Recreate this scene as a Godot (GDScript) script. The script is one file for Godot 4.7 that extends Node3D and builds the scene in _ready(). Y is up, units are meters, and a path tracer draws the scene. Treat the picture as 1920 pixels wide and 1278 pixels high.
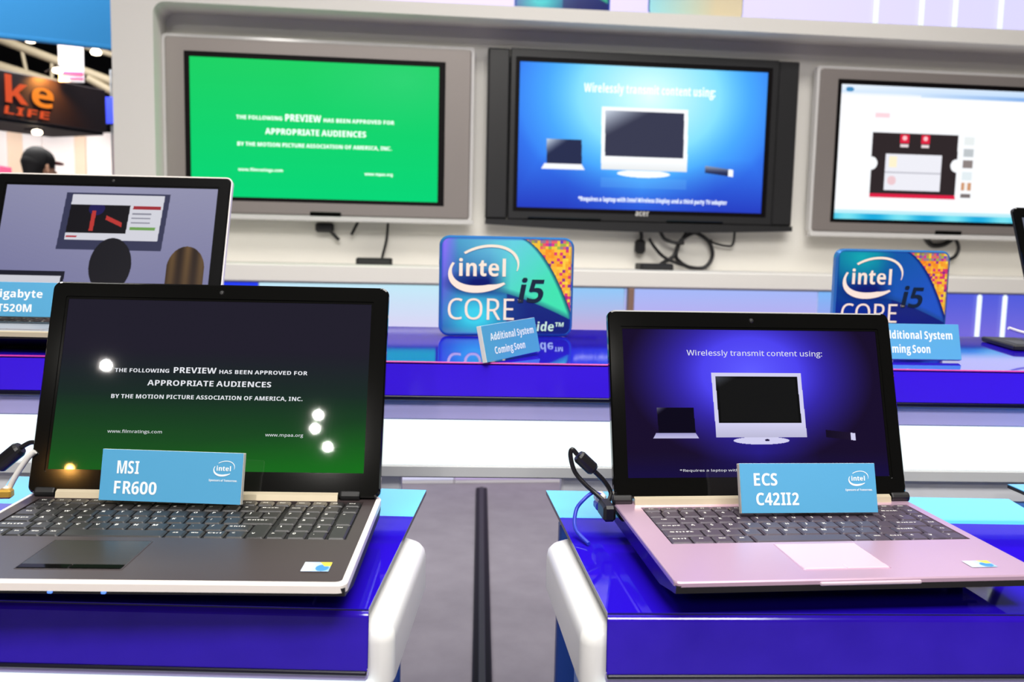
extends Node3D
# Trade-show stand: display laptops on blue acrylic tables before a wall of televisions.
# Heights are written from the lens (CAM_H above the floor); v() and at() add CAM_H.
const CAM_H := 1.1
var used := {}
var text_cache := {}
var key_cache := {}

func _ready() -> void:
	# ---------------------------------------------------------------- camera, sky, lights, exposure
	var cam := Camera3D.new()
	cam.name = "camera"
	cam.fov = rad_to_deg(2.0 * atan(639.0 / 1687.4))
	cam.near = 0.02
	cam.far = 100.0
	cam.transform = Transform3D(Basis(Vector3.UP, -0.117) * Basis(Vector3.RIGHT, -0.1098) * Basis(Vector3.BACK, 0.0224), Vector3(0, CAM_H, 0))
	var lens := CameraAttributesPhysical.new()
	lens.frustum_focal_length = 12.0 / (639.0 / 1687.4)
	lens.exposure_aperture = 8.0
	lens.frustum_focus_distance = 1.0
	cam.attributes = lens
	add_child(cam)
	cam.current = true
	var world := WorldEnvironment.new()
	world.name = "world"
	var env := Environment.new()
	env.background_mode = Environment.BG_COLOR
	env.background_color = Color(0.02, 0.02, 0.022)
	env.tonemap_mode = Environment.TONE_MAPPER_LINEAR
	env.tonemap_exposure = 1.0
	env.sdfgi_enabled = true
	env.ssao_enabled = true
	env.ssil_enabled = true
	world.environment = env
	add_child(world)
	materials()
	# soft lamps added out of view to light the stand and far hall: a housing, a glowing diffuser and a light of that size under it
	added_light_panel(v(0.35, 2.5, -0.35), 0.0, Vector2(2.6, 1.0), 5.3, "added long white light panel, unseen, over the front display tables")
	added_light_panel(v(0.9, 2.35, -2.5), 0.0, Vector2(3.8, 0.8), 5.7, "added long white light panel, unseen, before the television wall")
	added_light_panel(v(-2.6, 3.3, -4.9), 0.0, Vector2(1.6, 1.0), 12.0, "added white light panel, unseen, before the far blue banner")
	added_light_panel(v(-2.9, 3.0, -7.7), 0.0, Vector2(1.6, 1.6), 32.0, "added square white light panel, unseen, over the far bright booth")
	added_light_panel(v(0.1, 3.6, 2.3), 0.8, Vector2(3.2, 1.0), 23.0, "added wide white fill panel tilted towards the stand, unseen behind the viewer")
	for p in [[-3.38, 3.0, 4.16], [-1.88, 3.0, 5.1], [-1.97, 3.0, 5.36], [-1.94, 3.0, 5.75], [1.4, 3.0, 4.6]]:
		spot_lamp(v(p[0], p[1], p[2]), v(0.2, -0.3, -1.0), 0.032, 1.5)

	spot_lamp(v(-4.6, 3.0, 6.11), v(0.2, -0.3, -1.0), 0.035, 0.3, true)

	setting()
	far_hall()
	tv_wall()
	rear_counter()
	tables()
	laptops()
	signs()
	cables()

# ==================================================================== small helpers
func v(x: float, h: float, z: float) -> Vector3:
	return Vector3(x, h + CAM_H, z)

func numbered(called: String) -> String:
	used[called] = used.get(called, 0) + 1
	return called if used[called] == 1 else "%s_%03d" % [called, used[called] - 1]

func tag(o: Node, label := "", category := "", group := "", kind := "") -> void:
	if label: o.set_meta("label", label)
	if category: o.set_meta("category", category)
	if group: o.set_meta("group", group)
	if kind: o.set_meta("kind", kind)

func thing(called: String, label: String, category: String, where := Vector3.ZERO, turn := 0.0, group := "") -> Node3D:
	var o := Node3D.new()
	o.name = numbered(called)
	add_child(o)
	o.position = where
	o.rotation.y = turn
	tag(o, label, category, group)
	return o

func obj(called: String, shape, m: Material, parent: Node = self, xf := Transform3D.IDENTITY) -> MeshInstance3D:
	var o := MeshInstance3D.new()
	o.name = numbered(called) if parent == self else called
	o.mesh = shape.commit() if shape is SurfaceTool else shape
	o.material_override = m
	o.transform = xf
	parent.add_child(o, true)
	return o

func struct(called: String, shape, m: Material, label := "", xf := Transform3D.IDENTITY) -> MeshInstance3D:
	var o := obj(called, shape, m, self, xf)
	tag(o, label, "", "", "structure")
	return o

func mb() -> SurfaceTool:
	var st := SurfaceTool.new()
	st.begin(Mesh.PRIMITIVE_TRIANGLES)
	return st

func tri(st: SurfaceTool, a: Vector3, b: Vector3, c: Vector3, n: Vector3) -> void:
	if (c - a).cross(b - a).dot(n) < 0.0:
		var t := b
		b = c
		c = t
	var m := (c - a).cross(b - a)
	if m.length_squared() < 1e-18: return
	m = m.normalized()
	for p in [a, b, c]:
		st.set_normal(m)
		st.set_uv(Vector2(p.x, -p.y))
		st.add_vertex(p)

func quad(st: SurfaceTool, a: Vector3, b: Vector3, c: Vector3, d: Vector3, n: Vector3) -> void:
	tri(st, a, b, c, n)
	tri(st, a, c, d, n)

# a picture-bearing rectangle in the plane z, u to the right, v downwards
func panel(x0: float, y0: float, x1: float, y1: float, z: float) -> SurfaceTool:
	var st := mb()
	var ps := [Vector3(x0, y1, z), Vector3(x1, y1, z), Vector3(x1, y0, z), Vector3(x0, y0, z)]
	var us := [Vector2(0, 0), Vector2(1, 0), Vector2(1, 1), Vector2(0, 1)]
	for i in [0, 1, 2, 0, 2, 3]:
		st.set_normal(Vector3.BACK)
		st.set_uv(us[i])
		st.add_vertex(ps[i])
	return st

# box with chamfered edges
func box(st: SurfaceTool, c: Vector3, s: Vector3, ch := 0.002, xf := Transform3D.IDENTITY) -> void:
	var h := s * 0.5
	ch = minf(ch, minf(h.x, minf(h.y, h.z)) * 0.9)
	var pt := func(sx, sy, sz, axis):
		var p := Vector3(sx * (h.x - (0.0 if axis == 0 else ch)), sy * (h.y - (0.0 if axis == 1 else ch)), sz * (h.z - (0.0 if axis == 2 else ch)))
		return xf * (c + p)
	var sg := [-1, 1]
	for a in 3:
		for s0 in sg:
			var q := []
			for k in [[-1, -1], [1, -1], [1, 1], [-1, 1]]:
				var e := [0, 0, 0]
				e[a] = s0
				e[(a + 1) % 3] = k[0]
				e[(a + 2) % 3] = k[1]
				q.append(pt.call(e[0], e[1], e[2], a))
			var n := Vector3.ZERO
			n[a] = s0
			quad(st, q[0], q[1], q[2], q[3], xf.basis * n)
	for a in 3:  # edges along axis a
		for s1 in sg:
			for s2 in sg:
				var b := (a + 1) % 3
				var d := (a + 2) % 3
				var q := []
				for k in [[-1, b], [1, b], [1, d], [-1, d]]:
					var e := [0, 0, 0]
					e[a] = k[0]
					e[b] = s1
					e[d] = s2
					q.append(pt.call(e[0], e[1], e[2], k[1]))
				var n := Vector3.ZERO
				n[b] = s1
				n[d] = s2
				quad(st, q[0], q[1], q[2], q[3], xf.basis * n)
	for sx in sg:
		for sy in sg:
			for sz in sg:
				tri(st, pt.call(sx, sy, sz, 0), pt.call(sx, sy, sz, 1), pt.call(sx, sy, sz, 2), xf.basis * Vector3(sx, sy, sz))

func one_box(c: Vector3, s: Vector3, ch := 0.002) -> SurfaceTool:
	var st := mb()
	box(st, c, s, ch)
	return st

func rr(x0: float, x1: float, y0: float, y1: float, r: float, n := 5) -> PackedVector2Array:
	var out := PackedVector2Array()
	r = minf(r, minf(x1 - x0, y1 - y0) * 0.499)
	var cs := [Vector2(x1 - r, y1 - r), Vector2(x0 + r, y1 - r), Vector2(x0 + r, y0 + r), Vector2(x1 - r, y0 + r)]
	for k in 4:
		for i in n + 1:
			var a := PI / 2 * (k + float(i) / n)
			out.append(cs[k] + Vector2(cos(a), sin(a)) * r)
	return out

func p3(p: Vector2, z: float) -> Vector3:
	return Vector3(p.x, p.y, z)

# prism of an anticlockwise outline, from z0 to z1, the front (z1) edge chamfered when front is given
func prism(st: SurfaceTool, poly: PackedVector2Array, z0: float, z1: float, xf := Transform3D.IDENTITY, front := PackedVector2Array(), ch := 0.0) -> void:
	var top := front if front.size() else poly
	var n := poly.size()
	for i in n:
		var j := (i + 1) % n
		var e := poly[j] - poly[i]
		var out := xf.basis * Vector3(e.y, -e.x, 0)
		quad(st, xf * p3(poly[i], z0), xf * p3(poly[j], z0), xf * p3(poly[j], z1 - ch), xf * p3(poly[i], z1 - ch), out)
		if front.size():
			quad(st, xf * p3(poly[i], z1 - ch), xf * p3(poly[j], z1 - ch), xf * p3(top[j], z1), xf * p3(top[i], z1), out + xf.basis * Vector3(0, 0, e.length()))
	var t := Geometry2D.triangulate_polygon(top)
	for k in range(0, t.size(), 3):
		tri(st, xf * p3(top[t[k]], z1), xf * p3(top[t[k + 1]], z1), xf * p3(top[t[k + 2]], z1), xf.basis.z)
	t = Geometry2D.triangulate_polygon(poly)
	for k in range(0, t.size(), 3):
		tri(st, xf * p3(poly[t[k]], z0), xf * p3(poly[t[k + 1]], z0), xf * p3(poly[t[k + 2]], z0), -xf.basis.z)

func plate(st: SurfaceTool, x0: float, x1: float, y0: float, y1: float, r: float, z0: float, z1: float, ch := 0.001, xf := Transform3D.IDENTITY) -> void:
	prism(st, rr(x0, x1, y0, y1, r), z0, z1, xf, rr(x0 + ch, x1 - ch, y0 + ch, y1 - ch, maxf(r - ch, 0.0005)), ch)

# a frame: outer and inner outline with the same number of points; ch rounds the outer front edge
func ring(st: SurfaceTool, o: PackedVector2Array, i: PackedVector2Array, z0: float, z1: float, xf := Transform3D.IDENTITY, ch := 0.0) -> void:
	var n := o.size()
	var c := Vector2.ZERO
	for p in o: c += p / n
	var mid := PackedVector2Array()
	for k in n:
		mid.append(o[k].move_toward(i[k], ch))
	for k in n:
		var j := (k + 1) % n
		var e := o[j] - o[k]
		var out := xf.basis * Vector3(e.y, -e.x, 0)
		quad(st, xf * p3(o[k], z0), xf * p3(o[j], z0), xf * p3(o[j], z1 - ch), xf * p3(o[k], z1 - ch), out)
		if ch > 0.0:
			quad(st, xf * p3(o[k], z1 - ch), xf * p3(o[j], z1 - ch), xf * p3(mid[j], z1), xf * p3(mid[k], z1), out + xf.basis * Vector3(0, 0, e.length()))
		quad(st, xf * p3(mid[k], z1), xf * p3(mid[j], z1), xf * p3(i[j], z1), xf * p3(i[k], z1), xf.basis.z)
		quad(st, xf * p3(o[k], z0), xf * p3(o[j], z0), xf * p3(i[j], z0), xf * p3(i[k], z0), -xf.basis.z)
		e = i[j] - i[k]
		if e.length() > 1e-6:
			quad(st, xf * p3(i[k], z0), xf * p3(i[j], z0), xf * p3(i[j], z1), xf * p3(i[k], z1), xf.basis * Vector3(-e.y, e.x, 0))

func tube(st: SurfaceTool, pts: Array, r: float, segs := 8, steps := 6) -> void:
	var path := []
	for i in pts.size() - 1:
		var a: Vector3 = pts[maxi(i - 1, 0)]
		var d: Vector3 = pts[mini(i + 2, pts.size() - 1)]
		for k in steps:
			path.append((pts[i] as Vector3).cubic_interpolate(pts[i + 1], a, d, float(k) / steps))
	path.append(pts[-1])
	var side := Vector3.ZERO
	var rings := []
	for i in path.size():
		var dir: Vector3 = (path[mini(i + 1, path.size() - 1)] - path[maxi(i - 1, 0)]).normalized()
		if side == Vector3.ZERO:
			side = dir.cross(Vector3.UP if absf(dir.y) < 0.9 else Vector3.RIGHT).normalized()
		side = (side - dir * side.dot(dir)).normalized()
		var up := dir.cross(side)
		var row := []
		for k in segs:
			var a := TAU * k / segs
			row.append(side * cos(a) + up * sin(a))
		rings.append(row)
	for i in path.size() - 1:
		for k in segs:
			var j := (k + 1) % segs
			var q := [[i, k], [i + 1, j], [i, j], [i, k], [i + 1, k], [i + 1, j]]
			for e in q:
				st.set_normal(rings[e[0]][e[1]])
				st.set_uv(Vector2.ZERO)
				st.add_vertex(path[e[0]] + rings[e[0]][e[1]] * r)
	for e in [0, path.size() - 1]:
		for k in range(1, segs - 1):
			tri(st, path[e] + rings[e][0] * r, path[e] + rings[e][k] * r, path[e] + rings[e][k + 1] * r, (path[e] - path[1 if e == 0 else e - 1]))

# a turned shape: profile of (radius, height) round the y axis
func lathe(st: SurfaceTool, prof: Array, segs := 20, xf := Transform3D.IDENTITY) -> void:
	for i in prof.size() - 1:
		var a: Vector2 = prof[i]
		var b: Vector2 = prof[i + 1]
		for k in segs:
			var t0 := TAU * k / segs
			var t1 := TAU * (k + 1) / segs
			var d0 := Vector3(cos(t0), 0, sin(t0))
			var d1 := Vector3(cos(t1), 0, sin(t1))
			var n := xf.basis * ((d0 + d1) * (b.y - a.y) + Vector3.UP * 2.0 * (a.x - b.x))
			quad(st, xf * (d0 * a.x + Vector3.UP * a.y), xf * (d1 * a.x + Vector3.UP * a.y), xf * (d1 * b.x + Vector3.UP * b.y), xf * (d0 * b.x + Vector3.UP * b.y), n)

# lettering: baseline at cy, centred on cx; cap is the height of a capital, width stretches the line to fit
func txt(st: SurfaceTool, s: String, xf: Transform3D, cx: float, cy: float, cap: float, width := 0.0, bold := true, slant := 0.0) -> void:
	var key := s + ("b" if bold else "r")
	if not text_cache.has(key):
		var f := SystemFont.new()
		f.font_names = PackedStringArray(["Droid Sans"])
		f.font_weight = 700 if bold else 400
		var t := TextMesh.new()
		t.font = f
		t.font_size = 32
		t.pixel_size = 0.01
		t.depth = 0.0
		t.curve_step = 3.0
		t.text = s
		var loose := mb()
		loose.append_from(t, 0, Transform3D.IDENTITY)
		loose.deindex()
		text_cache[key] = loose.commit()
	if not text_cache.has("base"):
		text_cache["base"] = 0.0
		var scratch := mb()
		txt(scratch, "H", Transform3D.IDENTITY, 0, 0, 1.0)
		var hb: AABB = text_cache["Hb"].get_aabb()
		text_cache["base"] = hb.position.y
		text_cache["cap"] = hb.size.y
	var m: ArrayMesh = text_cache[key]
	if m.get_surface_count() == 0 or not text_cache.has("cap"): return
	var bb := m.get_aabb()
	var sy: float = cap / text_cache["cap"]
	var sx: float = width / bb.size.x if width > 0.0 else sy
	var base: float = text_cache["base"]
	var place := Transform3D(Basis(Vector3(sx, 0, 0), Vector3(slant * sy, sy, 0), Vector3(0, 0, 1)), Vector3(cx - sx * (bb.position.x + bb.size.x * 0.5), cy - sy * base, 0))
	st.append_from(m, 0, xf * place)

# the oval brush stroke of the badge: open on the right, thick below
func swoosh(st: SurfaceTool, xf: Transform3D, cx: float, cy: float, rx: float, ry: float, w: float) -> void:
	var n := 48
	var tilt := 0.16
	var last := []
	for i in n + 1:
		var a := deg_to_rad(lerpf(-18.0, 308.0, float(i) / n))
		if i > 0 and rad_to_deg(a) > 128.0 and rad_to_deg(a) < 146.0:
			last = []
			continue
		var k := clampf(0.45 + 0.75 * maxf(0.0, -sin(a + 0.3)), 0.2, 1.2) * w * (0.35 + 0.65 * minf(1.0, minf(float(i), float(n - i) + 1.0) / 5.0))
		var d := Vector2(cos(a) * rx, sin(a) * ry)
		var e := Vector2(cos(a) * (rx - k), sin(a) * (ry - k))
		var row := [xf * Vector3(cx + d.x, cy + d.y + d.x * tilt, 0), xf * Vector3(cx + e.x, cy + e.y + e.x * tilt, 0)]
		if last.size():
			quad(st, last[0], row[0], row[1], last[1], xf.basis.z)
		last = row

# ==================================================================== materials
var M := {}
func mat(called: String, c: Color, rough := 0.5, metal := 0.0, spec := 0.5) -> StandardMaterial3D:
	var m := StandardMaterial3D.new()
	m.resource_name = called
	m.albedo_color = c
	m.roughness = rough
	m.metallic = metal
	m.metallic_specular = spec
	M[called] = m
	return m

func rgb8(r: int, g: int, b: int) -> Color:
	return Color(r / 255.0, g / 255.0, b / 255.0)

func glow(called: String, c: Color, e: float) -> StandardMaterial3D:
	var m := mat(called, Color(0.02, 0.02, 0.02), 0.4)
	m.emission_enabled = true
	m.emission = c
	m.emission_energy_multiplier = e
	return m

func paint(w: int, h: int, f: Callable) -> ImageTexture:
	var im := Image.create(w, h, false, Image.FORMAT_RGB8)
	for y in h:
		for x in w:
			im.set_pixel(x, y, f.call((x + 0.5) / w, (y + 0.5) / h))
	return ImageTexture.create_from_image(im)

func screen_mat(called: String, t: Texture2D, e := 1.0, rough := 0.06) -> StandardMaterial3D:
	var m := mat(called, Color(0.015, 0.015, 0.018), rough)
	m.emission_enabled = true
	m.emission = Color.BLACK
	m.emission_texture = t
	m.emission_energy_multiplier = e
	m.texture_repeat = false
	return m

func noisy(m: StandardMaterial3D, a: Color, b: Color, scale: float, freq: float, seed_: int) -> void:
	var n := FastNoiseLite.new()
	n.seed = seed_
	n.frequency = freq
	n.fractal_octaves = 4
	var g := Gradient.new()
	g.colors = PackedColorArray([a, b])
	var t := NoiseTexture2D.new()
	t.width = 512
	t.height = 512
	t.seamless = true
	t.noise = n
	t.color_ramp = g
	m.albedo_color = Color.WHITE
	m.albedo_texture = t
	m.uv1_triplanar = true
	m.uv1_world_triplanar = true
	m.uv1_scale = Vector3.ONE * scale

func materials() -> void:
	mat("white_wall", rgb8(240, 237, 230), 0.6)
	mat("white_gloss", rgb8(236, 236, 234), 0.25)
	mat("counter_white", rgb8(226, 228, 232), 0.35)
	mat("counter_grey", rgb8(186, 188, 190), 0.4)
	mat("carpet", rgb8(150, 145, 152), 0.95)
	noisy(M.carpet, rgb8(134, 128, 138), rgb8(146, 140, 150), 1.2, 0.012, 4)
	mat("hall_dark", rgb8(34, 30, 30), 0.9)
	mat("truss", rgb8(150, 138, 114), 0.6)
	mat("sign_black", rgb8(28, 22, 26), 0.45)
	mat("banner_blue", rgb8(32, 138, 208), 0.7)
	mat("booth_white", rgb8(250, 240, 236), 0.8)
	mat("booth_peach", rgb8(246, 216, 190), 0.8)
	mat("booth_pink", rgb8(238, 90, 140), 0.7)
	mat("deep_blue", rgb8(30, 50, 200), 0.5)
	# blue acrylic: mirror-coated sheet, glossy front lip, dark cut edge
	mat("acrylic_top", Color(0.018, 0.004, 0.5).linear_to_srgb(), 0.04, 0.0, 0.42)
	mat("acrylic_clear", Color(0.06, 0.5, 0.95).linear_to_srgb(), 0.05)
	mat("acrylic_lip", Color(0.03, 0.006, 0.5).linear_to_srgb(), 0.12)
	noisy(M.acrylic_lip, rgb8(42, 16, 172), rgb8(52, 26, 188), 2.0, 0.012, 9)
	mat("acrylic_edge", rgb8(9, 8, 34), 0.3)
	mat("acrylic_lip_lit", Color(0.05, 0.012, 0.76).linear_to_srgb(), 0.12)  # same acrylic as the front lips, stronger lighting put into its colour
	mat("acrylic_stand", Color(0.06, 0.05, 0.75).linear_to_srgb(), 0.1)
	mat("edge_glow_pink", rgb8(196, 60, 160), 0.2)  # light glowing in the acrylic edge, painted as a solid pink
	mat("blue_spill_lavender", rgb8(176, 170, 222), 0.4)  # blue light spilling from the lips, put into the band colour
	mat("pedestal_blue", rgb8(84, 140, 226), 0.35)
	mat("pedestal_navy", rgb8(36, 70, 150), 0.35)
	glow("light_strip", rgb8(240, 253, 255), 1.15)
	glow("lamp_glow", Color(1.0, 0.98, 0.95), 2.0)
	glow("spot_glow", Color(1.0, 0.97, 0.92), 30.0)
	glow("warm_glow", Color(1.0, 0.66, 0.22), 5.0)
	glow("far_lamp_glow", Color(1.0, 0.93, 0.82), 6.0)
	glow("warm_letter", rgb8(250, 92, 46), 0.75)
	glow("warm_letter_bright", rgb8(255, 138, 36), 0.95)
	# laptops and televisions
	mat("black_gloss", rgb8(14, 14, 13), 0.07)
	mat("black_satin", rgb8(8, 8, 9), 0.4, 0.0, 0.18)
	mat("black_matt", rgb8(18, 18, 20), 0.5)
	mat("black_plastic", rgb8(38, 38, 40), 0.4)
	mat("tv_black", rgb8(46, 46, 47), 0.35)
	mat("tv_dark", rgb8(14, 10, 12), 0.5, 0.0, 0.25)
	mat("tv_silver", rgb8(152, 144, 140), 0.4, 0.25)
	mat("clear_rim", rgb8(222, 220, 218), 0.15)
	mat("deck_brown", rgb8(62, 53, 54), 0.35)
	mat("deck_pink", rgb8(218, 184, 208), 0.3, 0.5)
	mat("pad_brown", rgb8(56, 52, 50), 0.25)
	mat("pad_pink", rgb8(226, 204, 218), 0.3, 0.25)
	mat("deck_grey", rgb8(150, 148, 152), 0.35, 0.3)
	mat("rim_white", rgb8(244, 236, 230), 0.25)
	mat("hinge_cream", rgb8(226, 212, 184), 0.3, 0.35)
	mat("key_black", rgb8(42, 41, 42), 0.38)
	mat("key_purple", rgb8(74, 64, 78), 0.38)
	mat("key_tray", rgb8(12, 11, 12), 0.5)
	mat("legend_white", rgb8(250, 248, 240), 0.5)
	mat("feet", rgb8(14, 14, 16), 0.8)
	glow("blue_led", rgb8(90, 140, 255), 1.6)
	glow("tv_text", Color(0.97, 1.0, 1.0), 1.25)
	glow("screen_text", Color(0.93, 0.94, 0.97), 0.85)
	mat("card_blue", rgb8(80, 162, 208), 0.5)
	mat("card_core", rgb8(232, 230, 224), 0.7)
	mat("card_text", rgb8(240, 248, 250), 0.5)
	mat("cream_text", rgb8(255, 238, 204), 0.4)
	mat("navy_text", rgb8(16, 34, 52), 0.4)
	mat("side_text", rgb8(206, 240, 210), 0.4)
	mat("badge_rim", rgb8(60, 130, 200), 0.1, 0.3)
	mat("cable_black", rgb8(20, 19, 22), 0.4)
	mat("cable_white", rgb8(228, 226, 220), 0.4)
	mat("cable_blue", rgb8(40, 60, 190), 0.35)
	mat("plug_gold", rgb8(214, 170, 70), 0.35, 0.5)
	mat("metal", rgb8(180, 182, 186), 0.3, 0.9)
	mat("skin", rgb8(206, 158, 130), 0.6)
	mat("cloth_dark", rgb8(30, 30, 36), 0.9)
	mat("cloth_jeans", rgb8(46, 56, 84), 0.9)
	mat("cap_black", rgb8(16, 15, 18), 0.8)
	mat("cap_red", rgb8(120, 30, 36), 0.8)
	mat("panel_post", rgb8(140, 110, 96), 0.5)

func mix3(a: Color, b: Color, t: float) -> Color:
	return a.lerp(b, clampf(t, 0.0, 1.0))

func inside(x: float, y: float, x0: float, y0: float, x1: float, y1: float) -> bool:
	return x > x0 and x < x1 and y > y0 and y < y1

# ==================================================================== lamps
func added_light_panel(where: Vector3, tilt: float, size: Vector2, energy: float, label: String) -> void:  # unseen lamp with a made-up fitting, added for its light
	var t := thing("added_light_panel", label, "light", where)
	t.rotation.x = tilt
	var st := mb()
	ring(st, rr(-size.x / 2 - 0.03, size.x / 2 + 0.03, -size.y / 2 - 0.03, size.y / 2 + 0.03, 0.02), rr(-size.x / 2, size.x / 2, -size.y / 2, size.y / 2, 0.005), -0.01, 0.08, Transform3D(Basis(Vector3.RIGHT, -PI / 2)))
	box(st, Vector3(0, 0.085, 0), Vector3(size.x + 0.06, 0.02, size.y + 0.06))
	obj("housing", st, M.white_gloss, t)
	obj("diffuser_light", one_box(Vector3(0, 0.03, 0), Vector3(size.x, 0.01, size.y)), M.lamp_glow, t)
	st = mb()
	for sx in [-1, 1]:
		tube(st, [Vector3(sx * size.x * 0.4, 0.09, 0), Vector3(sx * size.x * 0.4, 0.09, 0) + t.basis.inverse() * Vector3(0, 5.9 - where.y, 0)], 0.004, 6, 1)
	obj("suspension_cable", st, M.metal, t)
	var l := AreaLight3D.new()
	l.name = "lamp"
	l.area_size = size
	l.light_energy = energy
	l.light_color = Color(1.0, 0.985, 0.965)
	l.area_range = 30.0
	l.area_attenuation = 2.0
	l.shadow_enabled = true
	l.rotation.x = -PI / 2
	l.position.y = 0.015
	t.add_child(l)

func spot_lamp(where: Vector3, to: Vector3, r: float, energy: float, warm := false) -> void:
	var t := thing("spot_lamp", "small round warm spotlight hung from the hall roof, farthest left behind the viewer" if warm else "small round white spotlight hung from the hall roof behind the viewer", "lamp", where, 0.0, "" if warm else "white spotlights behind the viewer")
	var d := (to - where).normalized()
	var x := d.cross(Vector3.UP).normalized()
	var xf := Transform3D(Basis(x, -d, x.cross(-d)))
	var st := mb()
	lathe(st, [Vector2(0.0, 0.16), Vector2(r * 0.8, 0.15), Vector2(r * 1.15, 0.02), Vector2(r * 1.15, -0.02), Vector2(r * 1.02, -0.02), Vector2(r * 1.0, 0.005)], 20, xf)
	obj("can", st, M.black_matt, t)
	st = mb()
	lathe(st, [Vector2(0.0, -0.004), Vector2(r * 0.7, -0.002), Vector2(r, 0.004), Vector2(0.0, 0.008)], 20, xf)
	obj("lens_light", st, M.warm_glow if warm else M.spot_glow, t)
	st = mb()
	tube(st, [xf * Vector3(0, 0.1, 0), Vector3(0, 0.3, 0), Vector3(0, 6.0 - where.y, 0)], 0.008, 6, 1)
	obj("hanging_rod", st, M.black_matt, t)
	var l := SpotLight3D.new()
	l.name = "lamp"
	l.light_energy = energy
	l.light_color = Color(1.0, 0.72, 0.35) if warm else Color(1.0, 0.98, 0.95)
	l.light_size = r
	l.spot_angle = 40.0
	l.spot_range = 30.0
	l.spot_attenuation = 2.0
	l.shadow_enabled = true
	t.add_child(l)
	l.position = d * 0.02
	l.basis = Basis.looking_at(d)

# ==================================================================== the hall and the stand's walls
func setting() -> void:
	struct("floor", one_box(Vector3(0, -0.1, -3), Vector3(22, 0.2, 26), 0.0), M.carpet, "grey carpet floor between and under the tables")
	struct("ceiling", one_box(Vector3(0, 6.1, -3), Vector3(22, 0.2, 26), 0.0), M.hall_dark)
	struct("wall_back", one_box(Vector3(0, 3, -15.9), Vector3(22, 6, 0.2), 0.0), M.hall_dark)
	struct("wall_front", one_box(Vector3(0, 3, 9.9), Vector3(22, 6, 0.2), 0.0), M.hall_dark)
	struct("wall_left", one_box(Vector3(-10.9, 3, -3), Vector3(0.2, 6, 26), 0.0), M.hall_dark)
	struct("wall_right", one_box(Vector3(10.9, 3, -3), Vector3(0.2, 6, 26), 0.0), M.hall_dark)
	# the stand's own wall that carries the televisions
	struct("wall_display", one_box(v(1.2, -0.05, -4.43), Vector3(4.9, 2.1, 0.2), 0.004), M.white_wall, "off-white display wall behind the three televisions")
	# frame round the television bay: a column at the left, a beam above, a column far right
	var poly := PackedVector2Array([Vector2(-1.262, -1.1), Vector2(-1.262, 1.75), Vector2(-1.17, 1.75), Vector2(-1.17, 1.032), Vector2(3.65, 1.06), Vector2(3.65, -1.1), Vector2(3.5, -1.1), Vector2(3.5, 0.985)])
	for i in 7:
		var a := PI / 2 * (1.0 + i / 6.0)
		poly.append(Vector2(-1.09 + 0.05, 0.985 - 0.05) + Vector2(cos(a), sin(a)) * 0.05)
	poly.append(Vector2(-1.09, -1.1))
	poly.reverse()
	var st := mb()
	prism(st, poly, -0.21, 0.0)
	struct("trim_1", st, M.white_wall, "off-white frame round the television bay with a rounded inner corner", Transform3D(Basis.IDENTITY, v(0, 0, -4.12)))
	# ledge under the televisions, with lit panels below it
	st = mb()
	box(st, v(1.2, -0.155, -4.14), Vector3(4.56, 0.075, 0.38), 0.006)
	struct("trim_2", st, M.white_wall, "white ledge under the televisions")
	var xs := [-1.09, -0.64, 0.22, 0.98, 1.9, 2.52, 3.5]
	var looks := [[rgb8(30, 60, 250), rgb8(110, 130, 250)], [rgb8(200, 240, 255), rgb8(222, 220, 250)], [rgb8(150, 205, 255), rgb8(200, 180, 226)], [rgb8(170, 190, 255), rgb8(196, 176, 240)], [rgb8(130, 190, 255), rgb8(170, 160, 240)], [rgb8(84, 96, 226), rgb8(120, 110, 226)]]
	for i in 6:
		var a: Color = looks[i][0]
		var b: Color = looks[i][1]
		var tx := paint(4, 64, func(_u, w): return mix3(a, b, w * 5.0))
		var m := screen_mat("backlit_%d" % i, tx, 0.95, 0.3)
		var t := thing("light_panel", ["deep blue", "pale white-blue", "sky blue and lavender", "lavender", "light blue", "violet blue"][i] + " backlit panel under the white ledge, %s" % ["leftmost beside the column", "beside the deep blue one", "left of the brown post", "right of the brown post", "behind the right badge sign", "rightmost at the frame's edge"][i], "light panel", v((xs[i] + xs[i + 1]) / 2, -1.1, -4.0), 0.0, "")
		var w: float = xs[i + 1] - xs[i] - 0.004
		obj("backing", one_box(Vector3(0, 0.45, -0.03), Vector3(w, 0.9, 0.04)), M.white_gloss, t)
		obj("pane_light", panel(-w / 2, 0.02, w / 2, 0.9, 0.0), m, t)
		if i == 5:
			for k in [-0.33, -0.2, 0.1]:
				obj("tube_light", one_box(Vector3(k + 0.02, 0.47, 0.012), Vector3(0.022, 0.86, 0.02), 0.008), M.light_strip, t)
	st = mb()
	box(st, v(1.0, -0.645, -3.97), Vector3(0.028, 0.9, 0.04), 0.004)
	tag(obj("panel_post", st, M.panel_post), "slim brown post between the backlit panels", "post")
	# light box above the beam
	var tx2 := paint(64, 16, func(u, _w): return mix3(mix3(rgb8(236, 214, 250), rgb8(214, 206, 250), u * 1.6), rgb8(200, 198, 252), u * 3.0 - 1.9))
	var lb := thing("light_panel", "pale lavender light box above the white beam", "light panel", v(1.25, 1.006, -4.31))
	obj("backing", one_box(Vector3(0, 0.45, -0.06), Vector3(4.8, 0.9, 0.1)), M.white_gloss, lb)
	obj("pane_light", panel(-2.4, 0.0, 2.4, 0.9, 0.0), screen_mat("light_box", tx2, 1.25, 0.3), lb)
	for x in [1.0, 1.235, 1.41, 1.65, 1.85]:
		obj("tube_light", one_box(Vector3(x, 0.45, 0.015), Vector3(0.02, 0.9, 0.025), 0.008), M.light_strip, lb)
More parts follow.
